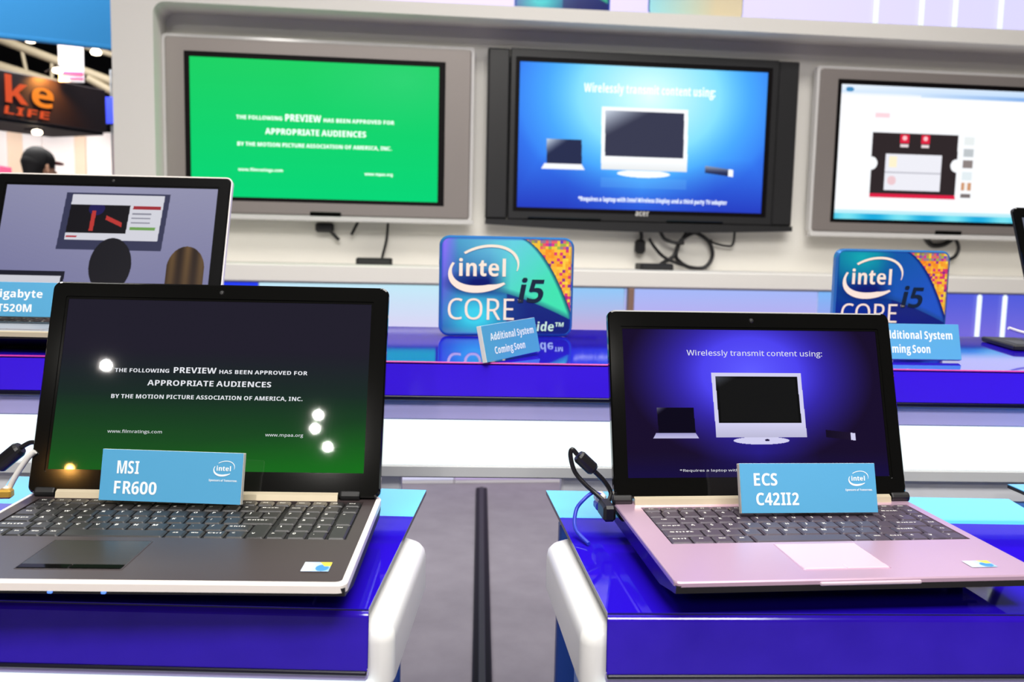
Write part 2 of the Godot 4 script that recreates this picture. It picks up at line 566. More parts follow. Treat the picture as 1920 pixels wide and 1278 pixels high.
	# cable cover on the floor between the tables
	var cc := thing("cable_cover", "long black cable cover strip on the grey carpet", "cable cover", Vector3(0.232, 0, -2.6), 0.0)
	cc.rotation.y = -0.0802
	obj("strip", one_box(Vector3(0, 0.006, 0), Vector3(0.05, 0.012, 2.6), 0.004), M.black_satin, cc)
	obj("ridge", one_box(Vector3(0, 0.013, 0), Vector3(0.018, 0.004, 2.6), 0.0015), M.black_matt, cc)

# ==================================================================== far hall at the left
func far_hall() -> void:
	# blue banner
	var t := thing("hanging_banner", "large plain blue banner hanging above the far black sign", "banner", v(-2.2, 1.2, -6.2), 0.35)
	var st := mb()
	prism(st, rr(-1.3, 0.45, 0.0, 2.0, 0.01), -0.03, 0.0)
	obj("cloth", st, M.banner_blue, t)
	obj("hem_bar", one_box(Vector3(-0.42, 0.0, -0.015), Vector3(1.74, 0.03, 0.036), 0.006), M.banner_blue, t)
	# black sign box with orange letters, over the bright booth
	t = thing("sign_box", "black overhead sign box with glowing orange letters and red slanted letters", "sign", v(-2.66, 0.88, -8.5), 1.03)
	obj("body", one_box(Vector3(-0.9, 0.185, -0.35), Vector3(1.8, 0.37, 0.7), 0.008), M.sign_black, t)
	obj("soffit", one_box(Vector3(-0.9, -0.012, -0.35), Vector3(1.76, 0.024, 0.66), 0.004), M.hall_dark, t)
	st = mb()
	txt(st, "k", Transform3D(Basis.IDENTITY, Vector3(0, 0, 0.014)), -0.88, 0.125, 0.2, 0.2)
	obj("letter_sign", st, M.warm_letter, t)
	st = mb()
	txt(st, "e", Transform3D(Basis.IDENTITY, Vector3(0, 0, 0.014)), -0.645, 0.125, 0.2, 0.2)
	obj("letter_sign", st, M.warm_letter_bright, t)
	st = mb()
	txt(st, "LIFE", Transform3D(Basis.IDENTITY, Vector3(0, 0, 0.014)), -0.79, 0.035, 0.062, 0.4, true, 0.2)
	obj("letter_sign", st, M.warm_letter, t)
	var k := 0
	for p in [[-0.6, 0.42, 0.14, "on the front of the black sign box"], [-0.66, -0.075, -0.05, "under the black sign box"]]:
		var w: Vector3 = t.transform * Vector3(p[0], p[1], p[2])
		var o := thing("far_lamp", "small warm lamp " + p[3], "lamp", w)
		st = mb()
		lathe(st, [Vector2(0, -0.02), Vector2(0.03, -0.015), Vector2(0.042, 0.0), Vector2(0.034, 0.02), Vector2(0.0, 0.03)], 16)
		obj("bulb_light", st, M.far_lamp_glow, o)
		st = mb()
		tube(st, [Vector3(0, 0.02, 0), Vector3(0, 0.04 if k else 0.05, -0.05), t.basis * Vector3(0, 0.03 if k else 0.0, -0.15)], 0.006, 6, 3)
		obj("bracket", st, M.black_matt, o)
		var l := SpotLight3D.new()
		l.name = "lamp"
		l.light_energy = 1.1 if k == 0 else 0.3
		l.light_color = Color(1.0, 0.62, 0.25)
		l.light_size = 0.03
		l.spot_angle = 62.0
		l.spot_range = 20.0
		l.spot_attenuation = 2.0
		l.shadow_enabled = true
		o.add_child(l)
		l.basis = Basis.looking_at(t.basis * Vector3(0.1, -0.75, -0.6) if k == 0 else Vector3(0, -1, -0.2))
		k += 1
	# roof lamps behind the banner
	for p in [[-3.471, 1.746, "left of"], [-2.896, 1.663, "right of"]]:
		var o := thing("roof_lamp", "small white roof lamp %s the hanging white sign" % p[2], "lamp", v(p[0], p[1], -9.0))
		st = mb()
		lathe(st, [Vector2(0, -0.03), Vector2(0.04, -0.02), Vector2(0.05, 0.0), Vector2(0.03, 0.03), Vector2(0.0, 0.035)], 16)
		obj("bulb_light", st, M.far_lamp_glow, o)
		st = mb()
		tube(st, [Vector3(0, 0.03, 0), Vector3(0, 0.6, 0)], 0.01, 6, 1)
		obj("stem", st, M.black_matt, o)
		var l := OmniLight3D.new()
		l.name = "lamp"
		l.light_energy = 0.25
		l.light_size = 0.04
		l.omni_range = 20.0
		l.omni_attenuation = 2.0
		l.shadow_enabled = true
		o.add_child(l)
	# roof girders: chords with lattice bars
	t = thing("roof_truss", "pale metal roof truss crossing the dark hall behind the banner", "truss", v(-3.45, 1.6, -10.0))
	for c in [[Vector3(-0.95, 0.42, 0), Vector3(0.9, -0.22, 0), 0.045], [Vector3(-0.95, 0.12, 0), Vector3(-0.05, -0.13, 0), 0.06], [Vector3(0.15, -0.02, 0.02), Vector3(0.8, -0.36, 0.02), 0.04], [Vector3(-0.6, 0.5, -0.1), Vector3(1.0, 0.08, -0.1), 0.03]]:
		st = mb()
		tube(st, [c[0], c[1]], c[2], 8, 1)
		obj("chord", st, M.truss, t)
	for c in [[Vector3(-0.2, 0.15, 0), Vector3(-0.21, -0.08, 0)], [Vector3(-0.03, 0.1, 0), Vector3(-0.14, -0.1, 0)], [Vector3(0.42, 0.08, 0), Vector3(0.5, -0.16, 0)], [Vector3(0.6, 0.1, 0), Vector3(0.46, -0.1, 0)], [Vector3(-0.5, 0.27, 0), Vector3(-0.45, 0.0, 0)]]:
		st = mb()
		tube(st, [c[0], c[1]], 0.02, 6, 1)
		obj("lattice_bar", st, M.truss, t)
	# hanging white sign with a pink band
	t = thing("hanging_sign", "small white hanging sign with pink band at the bottom", "sign", v(-2.775, 1.24, -8.0))
	obj("panel", one_box(Vector3(0, 0.16, -0.01), Vector3(0.2, 0.34, 0.012), 0.002), M.booth_white, t)
	obj("pink_band", one_box(Vector3(0.01, 0.06, -0.002), Vector3(0.17, 0.028, 0.006), 0.001), M.booth_pink, t)
	obj("pink_band", one_box(Vector3(0.04, 0.02, -0.002), Vector3(0.11, 0.016, 0.006), 0.001), M.booth_pink, t)
	# blue banner edge beside the black sign
	t = thing("wall_banner", "narrow royal blue banner at the right end of the black sign", "banner", v(-2.95, 0.9, -9.5))
	obj("cloth", one_box(Vector3(0.02, 0.3, 0), Vector3(0.12, 0.26, 0.02), 0.004), M.deep_blue, t)
	obj("pole", one_box(Vector3(0.02, -0.6, -0.02), Vector3(0.02, 2.6, 0.02), 0.004), M.metal, t)
	# bright booth beyond
	t = thing("exhibition_booth", "bright white far booth with faint peach and pink vertical panels", "booth", Vector3(-3.9, 0, -10.6))
	var bx := -2.0
	var wide := [0.42, 0.5, 0.62, 0.16, 0.2, 0.34, 0.12, 0.3, 0.05, 0.6, 0.5]
	for i in wide.size():
		obj("wall_board", one_box(Vector3(bx + wide[i] / 2, 1.1, -0.02 * (i % 2)), Vector3(wide[i] - 0.004, 2.2, 0.06), 0.003), M.booth_peach if i in [3, 6] else (M.booth_pink if i in [8] else M.booth_white), t)
		bx += wide[i]
	t = thing("pink_carton", "bright pink carton at the far left by the white booth", "box", Vector3(-3.98, 0, -9.3))
	obj("stand", one_box(Vector3(0, 0.8, 0), Vector3(0.3, 1.6, 0.3), 0.01), M.booth_white, t)
	obj("carton", one_box(Vector3(0, 1.66, 0), Vector3(0.26, 0.1, 0.26), 0.006), M.booth_pink, t)
	person()

# smooth union of tapered capsules, meshed as surface nets
func nets(caps: Array, cell: float, blend: float) -> SurfaceTool:
	var lo := Vector3.ONE * 1e9
	var hi := -lo
	for c in caps:
		var r := maxf(c[2], c[3]) + 2.5 * cell
		for p in [c[0], c[1]]:
			lo = lo.min(p - Vector3.ONE * r)
			hi = hi.max(p + Vector3.ONE * r)
	var nx := int((hi.x - lo.x) / cell) + 2
	var ny := int((hi.y - lo.y) / cell) + 2
	var nz := int((hi.z - lo.z) / cell) + 2
	var f := PackedFloat32Array()
	f.resize(nx * ny * nz)
	f.fill(1.0)
	for c in caps:
		var a: Vector3 = c[0]
		var b: Vector3 = c[1]
		var ra: float = c[2]
		var rb: float = c[3]
		var reach := maxf(ra, rb) + blend + 2.0 * cell
		var l := (a.min(b) - Vector3.ONE * reach - lo) / cell
		var h := (a.max(b) + Vector3.ONE * reach - lo) / cell
		var ab := b - a
		var q := maxf(ab.length_squared(), 1e-9)
		for z in range(maxi(0, int(l.z)), mini(nz, int(h.z) + 1)):
			for y in range(maxi(0, int(l.y)), mini(ny, int(h.y) + 1)):
				for x in range(maxi(0, int(l.x)), mini(nx, int(h.x) + 1)):
					var p := lo + Vector3(x, y, z) * cell
					var t := clampf((p - a).dot(ab) / q, 0.0, 1.0)
					var d := p.distance_to(a + ab * t) - lerpf(ra, rb, t)
					var i := x + nx * (y + ny * z)
					var o := f[i]
					var k := clampf(0.5 + 0.5 * (o - d) / blend, 0.0, 1.0)
					f[i] = lerpf(o, d, k) - blend * k * (1.0 - k)
	var at := {}
	var pts := PackedVector3Array()
	var st := mb()
	st.set_smooth_group(0)
	for z in nz - 1:
		for y in ny - 1:
			for x in nx - 1:
				var i := x + nx * (y + ny * z)
				var s := PackedFloat32Array([f[i], f[i + 1], f[i + nx], f[i + nx + 1], f[i + nx * ny], f[i + nx * ny + 1], f[i + nx * ny + nx], f[i + nx * ny + nx + 1]])
				var neg := 0
				for w in s: neg += int(w < 0.0)
				if neg == 0 or neg == 8: continue
				var sum := Vector3.ZERO
				var n := 0
				for e in [[0, 1], [2, 3], [4, 5], [6, 7], [0, 2], [1, 3], [4, 6], [5, 7], [0, 4], [1, 5], [2, 6], [3, 7]]:
					var sa := s[e[0]]
					var sb := s[e[1]]
					if (sa < 0.0) != (sb < 0.0):
						var t := sa / (sa - sb)
						sum += Vector3(e[0] & 1, (e[0] >> 1) & 1, e[0] >> 2).lerp(Vector3(e[1] & 1, (e[1] >> 1) & 1, e[1] >> 2), t)
						n += 1
				at[i] = pts.size()
				pts.append(lo + (Vector3(x, y, z) + sum / n) * cell)
	for p in pts:
		st.add_vertex(p)
	var steps := [1, nx, nx * ny]
	for z in range(1, nz - 1):
		for y in range(1, ny - 1):
			for x in range(1, nx - 1):
				var i := x + nx * (y + ny * z)
				for a in 3:
					if (f[i] < 0.0) == (f[i + steps[a]] < 0.0): continue
					var u: int = steps[(a + 1) % 3]
					var w: int = steps[(a + 2) % 3]
					var q := [i, i - u, i - u - w, i - w]
					if not (at.has(q[0]) and at.has(q[1]) and at.has(q[2]) and at.has(q[3])): continue
					if f[i] < 0.0: q.reverse()
					for k in [0, 1, 2, 0, 2, 3]:
						st.add_index(at[q[k]])
	st.generate_normals()
	return st

func person() -> void:
	var t := thing("person", "person in a black cap and dark jacket standing by the far bright booth", "person", Vector3(-2.44, 0, -6.4), 2.5)
	# facing +z before the turn; 1.62 m to the crown
	var body := []
	for s in [-1.0, 1.0]:
		body.append_array([[Vector3(s * 0.09, 0.86, 0), Vector3(s * 0.095, 0.47, 0.02), 0.085, 0.055], [Vector3(s * 0.095, 0.47, 0.02), Vector3(s * 0.1, 0.09, -0.01), 0.055, 0.036], [Vector3(s * 0.1, 0.05, -0.02), Vector3(s * 0.11, 0.035, 0.14), 0.042, 0.032]])
		body.append_array([[Vector3(s * 0.17, 1.33, 0), Vector3(s * 0.23, 1.05, -0.01), 0.052, 0.042], [Vector3(s * 0.23, 1.05, -0.01), Vector3(s * 0.235, 0.82, 0.06), 0.042, 0.028], [Vector3(s * 0.235, 0.82, 0.06), Vector3(s * 0.232, 0.75, 0.08), 0.03, 0.034]])
		for k in 4:
			var x := 0.25 - 0.0 * k
			body.append([Vector3(s * 0.232, 0.74, 0.052 + 0.019 * k), Vector3(s * x, 0.665 - 0.01 * (k % 3), 0.06 + 0.019 * k), 0.0095, 0.008])
		body.append([Vector3(s * 0.222, 0.775, 0.1), Vector3(s * 0.212, 0.715, 0.135), 0.011, 0.008])
	body.append_array([[Vector3(-0.06, 0.9, 0), Vector3(0.06, 0.9, 0), 0.115, 0.115], [Vector3(0, 0.95, 0), Vector3(0, 1.12, 0.0), 0.12, 0.125], [Vector3(-0.07, 1.22, 0), Vector3(0.07, 1.22, 0), 0.115, 0.115], [Vector3(-0.14, 1.33, -0.01), Vector3(0.14, 1.33, -0.01), 0.065, 0.065], [Vector3(0, 1.34, -0.01), Vector3(0, 1.45, 0.01), 0.055, 0.05]])
	body.append_array([[Vector3(0, 1.545, -0.005), Vector3(0, 1.51, 0.02), 0.088, 0.075], [Vector3(0, 1.46, 0.04), Vector3(0, 1.445, 0.06), 0.05, 0.035]])
	obj("body", nets(body, 0.014, 0.03), M.skin, t)
	var face := [[Vector3(0, 1.52, 0.09), Vector3(0, 1.488, 0.112), 0.009, 0.013]]
	for s in [-1.0, 1.0]:
		face.append([Vector3(s * 0.083, 1.53, 0.0), Vector3(s * 0.088, 1.49, 0.005), 0.014, 0.011])
	face.append([Vector3(-0.02, 1.458, 0.086), Vector3(0.02, 1.458, 0.086), 0.008, 0.008])
	obj("face", nets(face, 0.005, 0.006), M.skin, t)
	var eyes := mb()
	for s in [-1.0, 1.0]:
		lathe(eyes, [Vector2(0, -0.01), Vector2(0.008, -0.006), Vector2(0.01, 0), Vector2(0.008, 0.006), Vector2(0, 0.01)], 10, Transform3D(Basis.IDENTITY, Vector3(s * 0.033, 1.522, 0.082)))
	obj("eyes", eyes, M.black_matt, t)
	var jacket := []
	for s in [-1.0, 1.0]:
		jacket.append_array([[Vector3(s * 0.17, 1.33, 0), Vector3(s * 0.23, 1.05, -0.01), 0.066, 0.056], [Vector3(s * 0.23, 1.05, -0.01), Vector3(s * 0.234, 0.84, 0.055), 0.056, 0.044]])
	jacket.append_array([[Vector3(-0.07, 0.9, 0), Vector3(0.07, 0.9, 0), 0.13, 0.13], [Vector3(0, 0.95, 0), Vector3(0, 1.12, 0), 0.14, 0.142], [Vector3(-0.07, 1.22, 0), Vector3(0.07, 1.22, 0), 0.13, 0.13], [Vector3(-0.14, 1.33, -0.01), Vector3(0.14, 1.33, -0.01), 0.078, 0.078], [Vector3(0, 1.36, -0.02), Vector3(0, 1.4, -0.01), 0.075, 0.07]])
	obj("jacket", nets(jacket, 0.018, 0.04), M.cloth_dark, t)
	var trousers := []
	for s in [-1.0, 1.0]:
		trousers.append_array([[Vector3(s * 0.09, 0.86, 0), Vector3(s * 0.095, 0.47, 0.02), 0.1, 0.072], [Vector3(s * 0.095, 0.47, 0.02), Vector3(s * 0.1, 0.11, -0.005), 0.072, 0.06]])
	obj("trousers", nets(trousers, 0.018, 0.03), M.cloth_jeans, t)
	for s in [-1.0, 1.0]:
		obj("shoe", nets([[Vector3(s * 0.1, 0.055, -0.04), Vector3(s * 0.112, 0.042, 0.15), 0.054, 0.04]], 0.012, 0.02), M.cap_black, t)
	obj("hair", nets([[Vector3(0, 1.54, -0.03), Vector3(0, 1.47, -0.045), 0.088, 0.06]], 0.01, 0.02), M.cap_black, t)
	var cap := obj("cap", nets([[Vector3(0, 1.565, -0.01), Vector3(0, 1.56, 0.01), 0.096, 0.09]], 0.01, 0.02), M.cap_black, t)
	var st := mb()
	var brim := PackedVector2Array()
	for i in 13:
		var a := PI * i / 12.0
		brim.append(Vector2(cos(a) * 0.078, sin(a) * 0.09))
	prism(st, brim, 0.0, 0.008, Transform3D(Basis(Vector3.RIGHT, PI / 2 + 0.12), Vector3(0, 1.565, 0.075)))
	obj("brim", st, M.cap_red, cap)

# ==================================================================== televisions
func tv(label: String, o: Array, s: Array, black: bool, tex: Texture2D, energy: float) -> Node3D:
	var cx: float = (o[0] + o[1]) / 2
	var t := thing("television", label, "television", v(cx, o[2], -4.24))
	var x0: float = o[0] - cx
	var x1: float = o[1] - cx
	var y1: float = o[3] - o[2]
	var sx0: float = s[0] - cx
	var sx1: float = s[1] - cx
	var sy0: float = s[2] - o[2]
	var sy1: float = s[3] - o[2]
	var st := mb()
	plate(st, x0 + 0.06, x1 - 0.06, 0.06, y1 - 0.06, 0.02, -0.088, -0.03, 0.005)
	obj("back_housing", st, M.black_plastic, t)
	st = mb()
	if black:
		var side := 0.105
		ring(st, rr(x0 + side, x1 - side, 0.045, y1, 0.004), rr(sx0 - 0.02, sx1 + 0.02, sy0 - 0.02, sy1 + 0.02, 0.004), -0.03, 0.0, Transform3D.IDENTITY, 0.006)
		obj("bezel", st, M.tv_black, t)
		st = mb()
		ring(st, rr(sx0 - 0.02, sx1 + 0.02, sy0 - 0.02, sy1 + 0.02, 0.004), rr(sx0, sx1, sy0, sy1, 0.001), -0.03, -0.004)
		obj("inner_frame", st, M.tv_dark, t)
		for k in 2:
			st = mb()
			var a := x0 if k == 0 else x1 - side + 0.003
			plate(st, a, a + side - 0.003, 0.045, y1 - 0.002, 0.006, -0.04, -0.006, 0.008)
			obj("speaker", st, M.tv_black, t)
		var chin := PackedVector2Array([Vector2(x1, 0.044), Vector2(x0, 0.044)])
		for i in 13:
			var u := i / 12.0
			chin.append(Vector2(lerpf(x0, x1, u), 0.02 - 0.02 * sin(PI * u)))
		st = mb()
		prism(st, chin, -0.04, 0.006)
		obj("chin", st, M.tv_black, t)
		for k in [[-0.55, 0.35], [0.12, 0.28]]:
			obj("vent_slot", one_box(Vector3(k[0] + k[1] / 2, 0.052, 0.001), Vector3(k[1], 0.012, 0.006), 0.002), M.black_gloss, t)
		st = mb()
		txt(st, "acer", Transform3D(Basis.IDENTITY, Vector3(0, 0, 0.0015)), 0.0, 0.075, 0.028, 0.065)
		obj("maker_lettering", st, M.cable_white, t)
	else:
		ring(st, rr(x0, x1, 0.03, y1, 0.012), rr(sx0 - 0.022, sx1 + 0.03, sy0 - 0.018, sy1 + 0.022, 0.003), -0.03, 0.0, Transform3D.IDENTITY, 0.006)
		obj("bezel", st, M.tv_silver, t)
		st = mb()
		ring(st, rr(sx0 - 0.022, sx1 + 0.03, sy0 - 0.018, sy1 + 0.022, 0.003), rr(sx0, sx1, sy0, sy1, 0.001), -0.03, -0.005)
		obj("inner_frame", st, M.tv_dark, t)
		st = mb()
		ring(st, rr(x0 - 0.014, x1 + 0.014, 0.022, y1 + 0.014, 0.016), rr(x0, x1, 0.03, y1, 0.012), -0.05, -0.012)
		obj("clear_rim", st, M.clear_rim, t)
		st = mb()
		box(st, Vector3(0, 0.012, 0.004), Vector3(x1 - x0 + 0.04, 0.022, 0.05), 0.004)
		obj("bottom_lip", st, M.clear_rim, t)
		obj("sensor_window", one_box(Vector3((x0 + x1) / 2 + 0.02, 0.034, 0.0), Vector3(0.14, 0.02, 0.008), 0.002), M.black_gloss, t)
	var tv_glass := screen_mat("tv_screen_%d" % used["television"], tex, energy, 0.3)
	tv_glass.metallic_specular = 0.15
	obj("screen", panel(sx0, sy0, sx1, sy1, -0.012), tv_glass, t)
	return t

func wireless(u: float, w: float, bright: bool) -> Color:
	var c: Color
	var d := Vector2((u - 0.52) / 0.52, (w - 0.2) / 0.72)
	var r := d.length()
	if bright:
		c = mix3(rgb8(222, 255, 255), rgb8(88, 200, 255), r * 1.25)
		c = mix3(c, rgb8(52, 120, 236), (r - 0.55) * 1.9)
		c = mix3(c, rgb8(34, 48, 176), maxf((w - 0.62) * 2.2, (r - 1.0) * 1.6) - maxf(0.0, 0.4 - absf(u - 0.5) * 1.3))
	else:
		d = Vector2((u - 0.49) / 0.56, (w - 0.3) / 0.72)
		r = d.length()
		c = mix3(rgb8(96, 92, 255), rgb8(66, 52, 226), r * 1.9)
		c = mix3(c, rgb8(24, 13, 44), (r - 0.34) * 1.9)
		c = mix3(c, rgb8(40, 30, 140), clampf(1.0 - absf(u - 0.5) * 4.2, 0.0, 1.0) * clampf((w - 0.55) * 3.0, 0.0, 0.8))
		c = mix3(c, rgb8(22, 14, 64), (w - 0.84) * 6.0)
	var dx := 0.0 if not bright else -0.007
	var dy := 0.0 if not bright else -0.015
	var x := u - dx
	var y := w - dy
	var light := rgb8(206, 204, 236) if not bright else rgb8(250, 253, 255)
	var slope := (y - 0.52) * 0.012
	if inside(x - slope, y, 0.337, 0.297, 0.688, 0.735):
		c = light if y < 0.65 else mix3(light, light.darkened(0.12), (y - 0.65) * 10.0)
		if inside(x - slope, y, 0.352, 0.322, 0.672, 0.64):
			var g := (x - 0.352) / 0.32 + (y - 0.322) / 0.318
			c = mix3(rgb8(70, 74, 84) if not bright else rgb8(200, 210, 224), rgb8(14, 14, 14) if not bright else rgb8(56, 58, 78), g * (3.5 if not bright else 1.7))
			if not bright and inside(x - slope, y, 0.362, 0.335, 0.663, 0.63): c = c.lightened(0.03)
	var e := Vector2((x - 0.513) / 0.108, (y - 0.758) / 0.026)
	if e.length() < 1.0 and y > 0.736: c = light
	if not bright and Vector2((x - 0.535) / 0.009, (y - 0.755) / 0.007).length() < 1.0: c = rgb8(30, 24, 60)
	# small notebook at the left
	if inside(x - (y - 0.5) * 0.02, y, 0.118, 0.535, 0.258, 0.715):
		var g := (x - 0.118) / 0.14 + (y - 0.535) / 0.18
		c = mix3(rgb8(96, 96, 120) if not bright else rgb8(206, 220, 236), rgb8(12, 8, 26) if not bright else rgb8(40, 46, 76), g * (3.2 if not bright else 1.5))
	var lx := 0.015 * (y - 0.70) / 0.045
	if inside(x, y, 0.114 - lx, 0.705, 0.26 + lx, 0.742): c = rgb8(150, 146, 196).lerp(light, (y - 0.7) * 18.0 if not bright else 0.9)
	# little box at the right
	if inside(x, y + (x - 0.76) * -0.2, 0.765, 0.685, 0.882, 0.735):
		c = mix3(rgb8(20, 12, 34), rgb8(36, 24, 52), (x - 0.765) * 6.0) if not bright else mix3(rgb8(190, 200, 216), rgb8(40, 48, 84), (y - 0.67) * 16.0)
		if x > 0.862: c = light
	# mirror image on the floor
	if bright and inside(x, y, 0.34, 0.79, 0.69, 0.86): c = mix3(c, rgb8(110, 180, 240), 0.25)
	return c

func tv_wall() -> void:
	var green := paint(96, 54, func(u, w): return mix3(rgb8(26, 226, 108), rgb8(0, 232, 132), w * 0.9).lerp(rgb8(70, 232, 140), clampf(0.5 - Vector2(u - 0.85, w - 0.1).length() * 1.2, 0, 1)))
	var t := tv("silver flat television with plain green screen and white lines of text", [-1.075, 0.283, 0.072, 0.868], [-0.972, 0.135, 0.174, 0.787], false, green, 0.85)
	var st := mb()
	var xf := Transform3D(Basis.IDENTITY, Vector3(0.396, 0, -0.0105))
	var tx := func(s, x0, x1, h, cap, bold): txt(st, s, xf, (x0 + x1) / 2.0, h - 0.072, cap, x1 - x0, bold)
	tx.call("THE FOLLOWING", -0.772, -0.57, 0.522, 0.017, true)
	tx.call("PREVIEW", -0.556, -0.397, 0.52, 0.03, true)
	tx.call("HAS BEEN APPROVED FOR", -0.385, -0.067, 0.521, 0.017, true)
	tx.call("APPROPRIATE AUDIENCES", -0.645, -0.195, 0.459, 0.026, true)
	tx.call("BY THE MOTION PICTURE ASSOCIATION OF AMERICA, INC.", -0.768, -0.078, 0.404, 0.017, true)
	tx.call("www.filmratings.com", -0.766, -0.568, 0.292, 0.013, true)
	tx.call("www.mpaa.org", -0.2, -0.072, 0.288, 0.013, true)
	obj("screen_lettering", st, M.tv_text, t)
	t = tv("black flat television with blue screen showing a white monitor", [0.36, 1.86, 0.06, 0.888], [0.508, 1.704, 0.163, 0.83], true, paint(640, 360, wireless.bind(true)), 1.12)
	st = mb()
	txt(st, "Wirelessly transmit content using:", Transform3D(Basis.IDENTITY, Vector3(0, 0, -0.0105)), 0.02, 0.645, 0.04, 0.635)
	txt(st, "*Requires a laptop with Intel Wireless Display and a third party TV adapter", Transform3D(Basis.IDENTITY, Vector3(0, 0, -0.0105)), 0.055, 0.14, 0.02, 0.73)
	obj("screen_lettering", st, M.tv_text, t)
	var page := paint(480, 270, web_page)
	t = tv("silver flat television with white screen showing a web page, cut by the frame", [1.965, 3.345, 0.058, 0.862], [2.075, 3.222, 0.148, 0.793], false, page, 1.05)
	# set-top boxes on the ledge with their cords
	for p in [[-0.152, "small black box on the ledge under the green television", 0.0], [1.168, "small black box on the ledge under the black television", 0.05]]:
		var b := thing("receiver_box", p[1], "receiver", v(p[0], -0.118, -4.2), p[2], "")
		st = mb()
		plate(st, -0.082, 0.082, -0.05, 0.05, 0.012, 0.0, 0.03, 0.005, Transform3D(Basis(Vector3.RIGHT, -PI / 2)))
		obj("case", st, M.black_matt, b)
		obj("front_panel", one_box(Vector3(0, 0.015, 0.05), Vector3(0.14, 0.016, 0.006), 0.002), M.tv_black, b)
	var z := -4.295
	cord("thin black cord from the green television down to the box", [[-0.093, 0.075], [-0.1, -0.006], [-0.115, -0.07], [-0.12, -0.09]], z, 0.006)
	cord("short black cord end hanging under the green television", [[-0.232, 0.075], [-0.245, 0.05], [-0.262, 0.015]], z, 0.007)
	var pl := thing("power_plug", "black power plug under the green television", "plug", v(-0.385, 0.026, z))
	obj("body", one_box(Vector3(0, 0.02, 0), Vector3(0.085, 0.045, 0.04), 0.01), M.cable_black, pl)
	st = mb()
	tube(st, [Vector3(0.02, 0.01, 0), Vector3(0.05, -0.02, 0), Vector3(0.066, -0.036, 0)], 0.008, 8, 4)
	obj("cord", st, M.cable_black, pl)
	cord("thick black cable looped in a ring under the black television", [[1.36, 0.075], [1.33, 0.03], [1.305, -0.01], [1.305, -0.064], [1.374, -0.106], [1.449, -0.103], [1.485, -0.048], [1.466, 0.016], [1.415, 0.055], [1.38, 0.06], [1.32, 0.02], [1.29, -0.05], [1.24, -0.085], [1.22, -0.1]], z, 0.01)
	cord("long black cable sagging from the plug under the black television", [[1.15, 0.03], [1.178, -0.01], [1.225, -0.055], [1.29, -0.085], [1.38, -0.106], [1.44, -0.104]], z + 0.05, 0.008)
	cord("thin grey-black cord at the right under the black television", [[1.47, 0.03], [1.49, 0.016], [1.55, 0.003], [1.585, 0.01], [1.592, 0.075]], z, 0.006)
	cord("short black cord bridging plug and ring under the black television", [[1.21, 0.07], [1.235, 0.03], [1.29, 0.012], [1.33, 0.012]], z + 0.025, 0.009)
	pl = thing("power_plug", "black power plug under the black television", "plug", v(1.12, -0.04, z))
	obj("body", one_box(Vector3(0, 0.03, 0), Vector3(0.05, 0.07, 0.04), 0.012), M.cable_black, pl)
	st = mb()
	tube(st, [Vector3(0, 0.05, 0), Vector3(0.005, 0.08, 0), Vector3(0.0, 0.11, 0)], 0.009, 8, 4)
	obj("cord", st, M.cable_black, pl)
	cord("black cables bunched under the right silver television", [[2.6, 0.07], [2.64, 0.03], [2.7, 0.035], [2.757, 0.07]], z - 0.02, 0.013)
	cord("thin black cable loop under the right silver television", [[2.74, 0.07], [2.765, 0.02], [2.747, -0.025], [2.69, -0.05]], z + 0.012, 0.009)

func cord(label: String, pts: Array, z: float, r: float) -> void:
	var p := []
	var c := v(pts[0][0], pts[0][1], z)
	for q in pts: p.append(v(q[0], q[1], z + 0.004 * sin(q[0] * 40.0)) - c)
	var st := mb()
	tube(st, p, r, 8, 6)
	var o := obj("hanging_cable", st, M.cable_black, self, Transform3D(Basis.IDENTITY, c))
	tag(o, label, "cable")

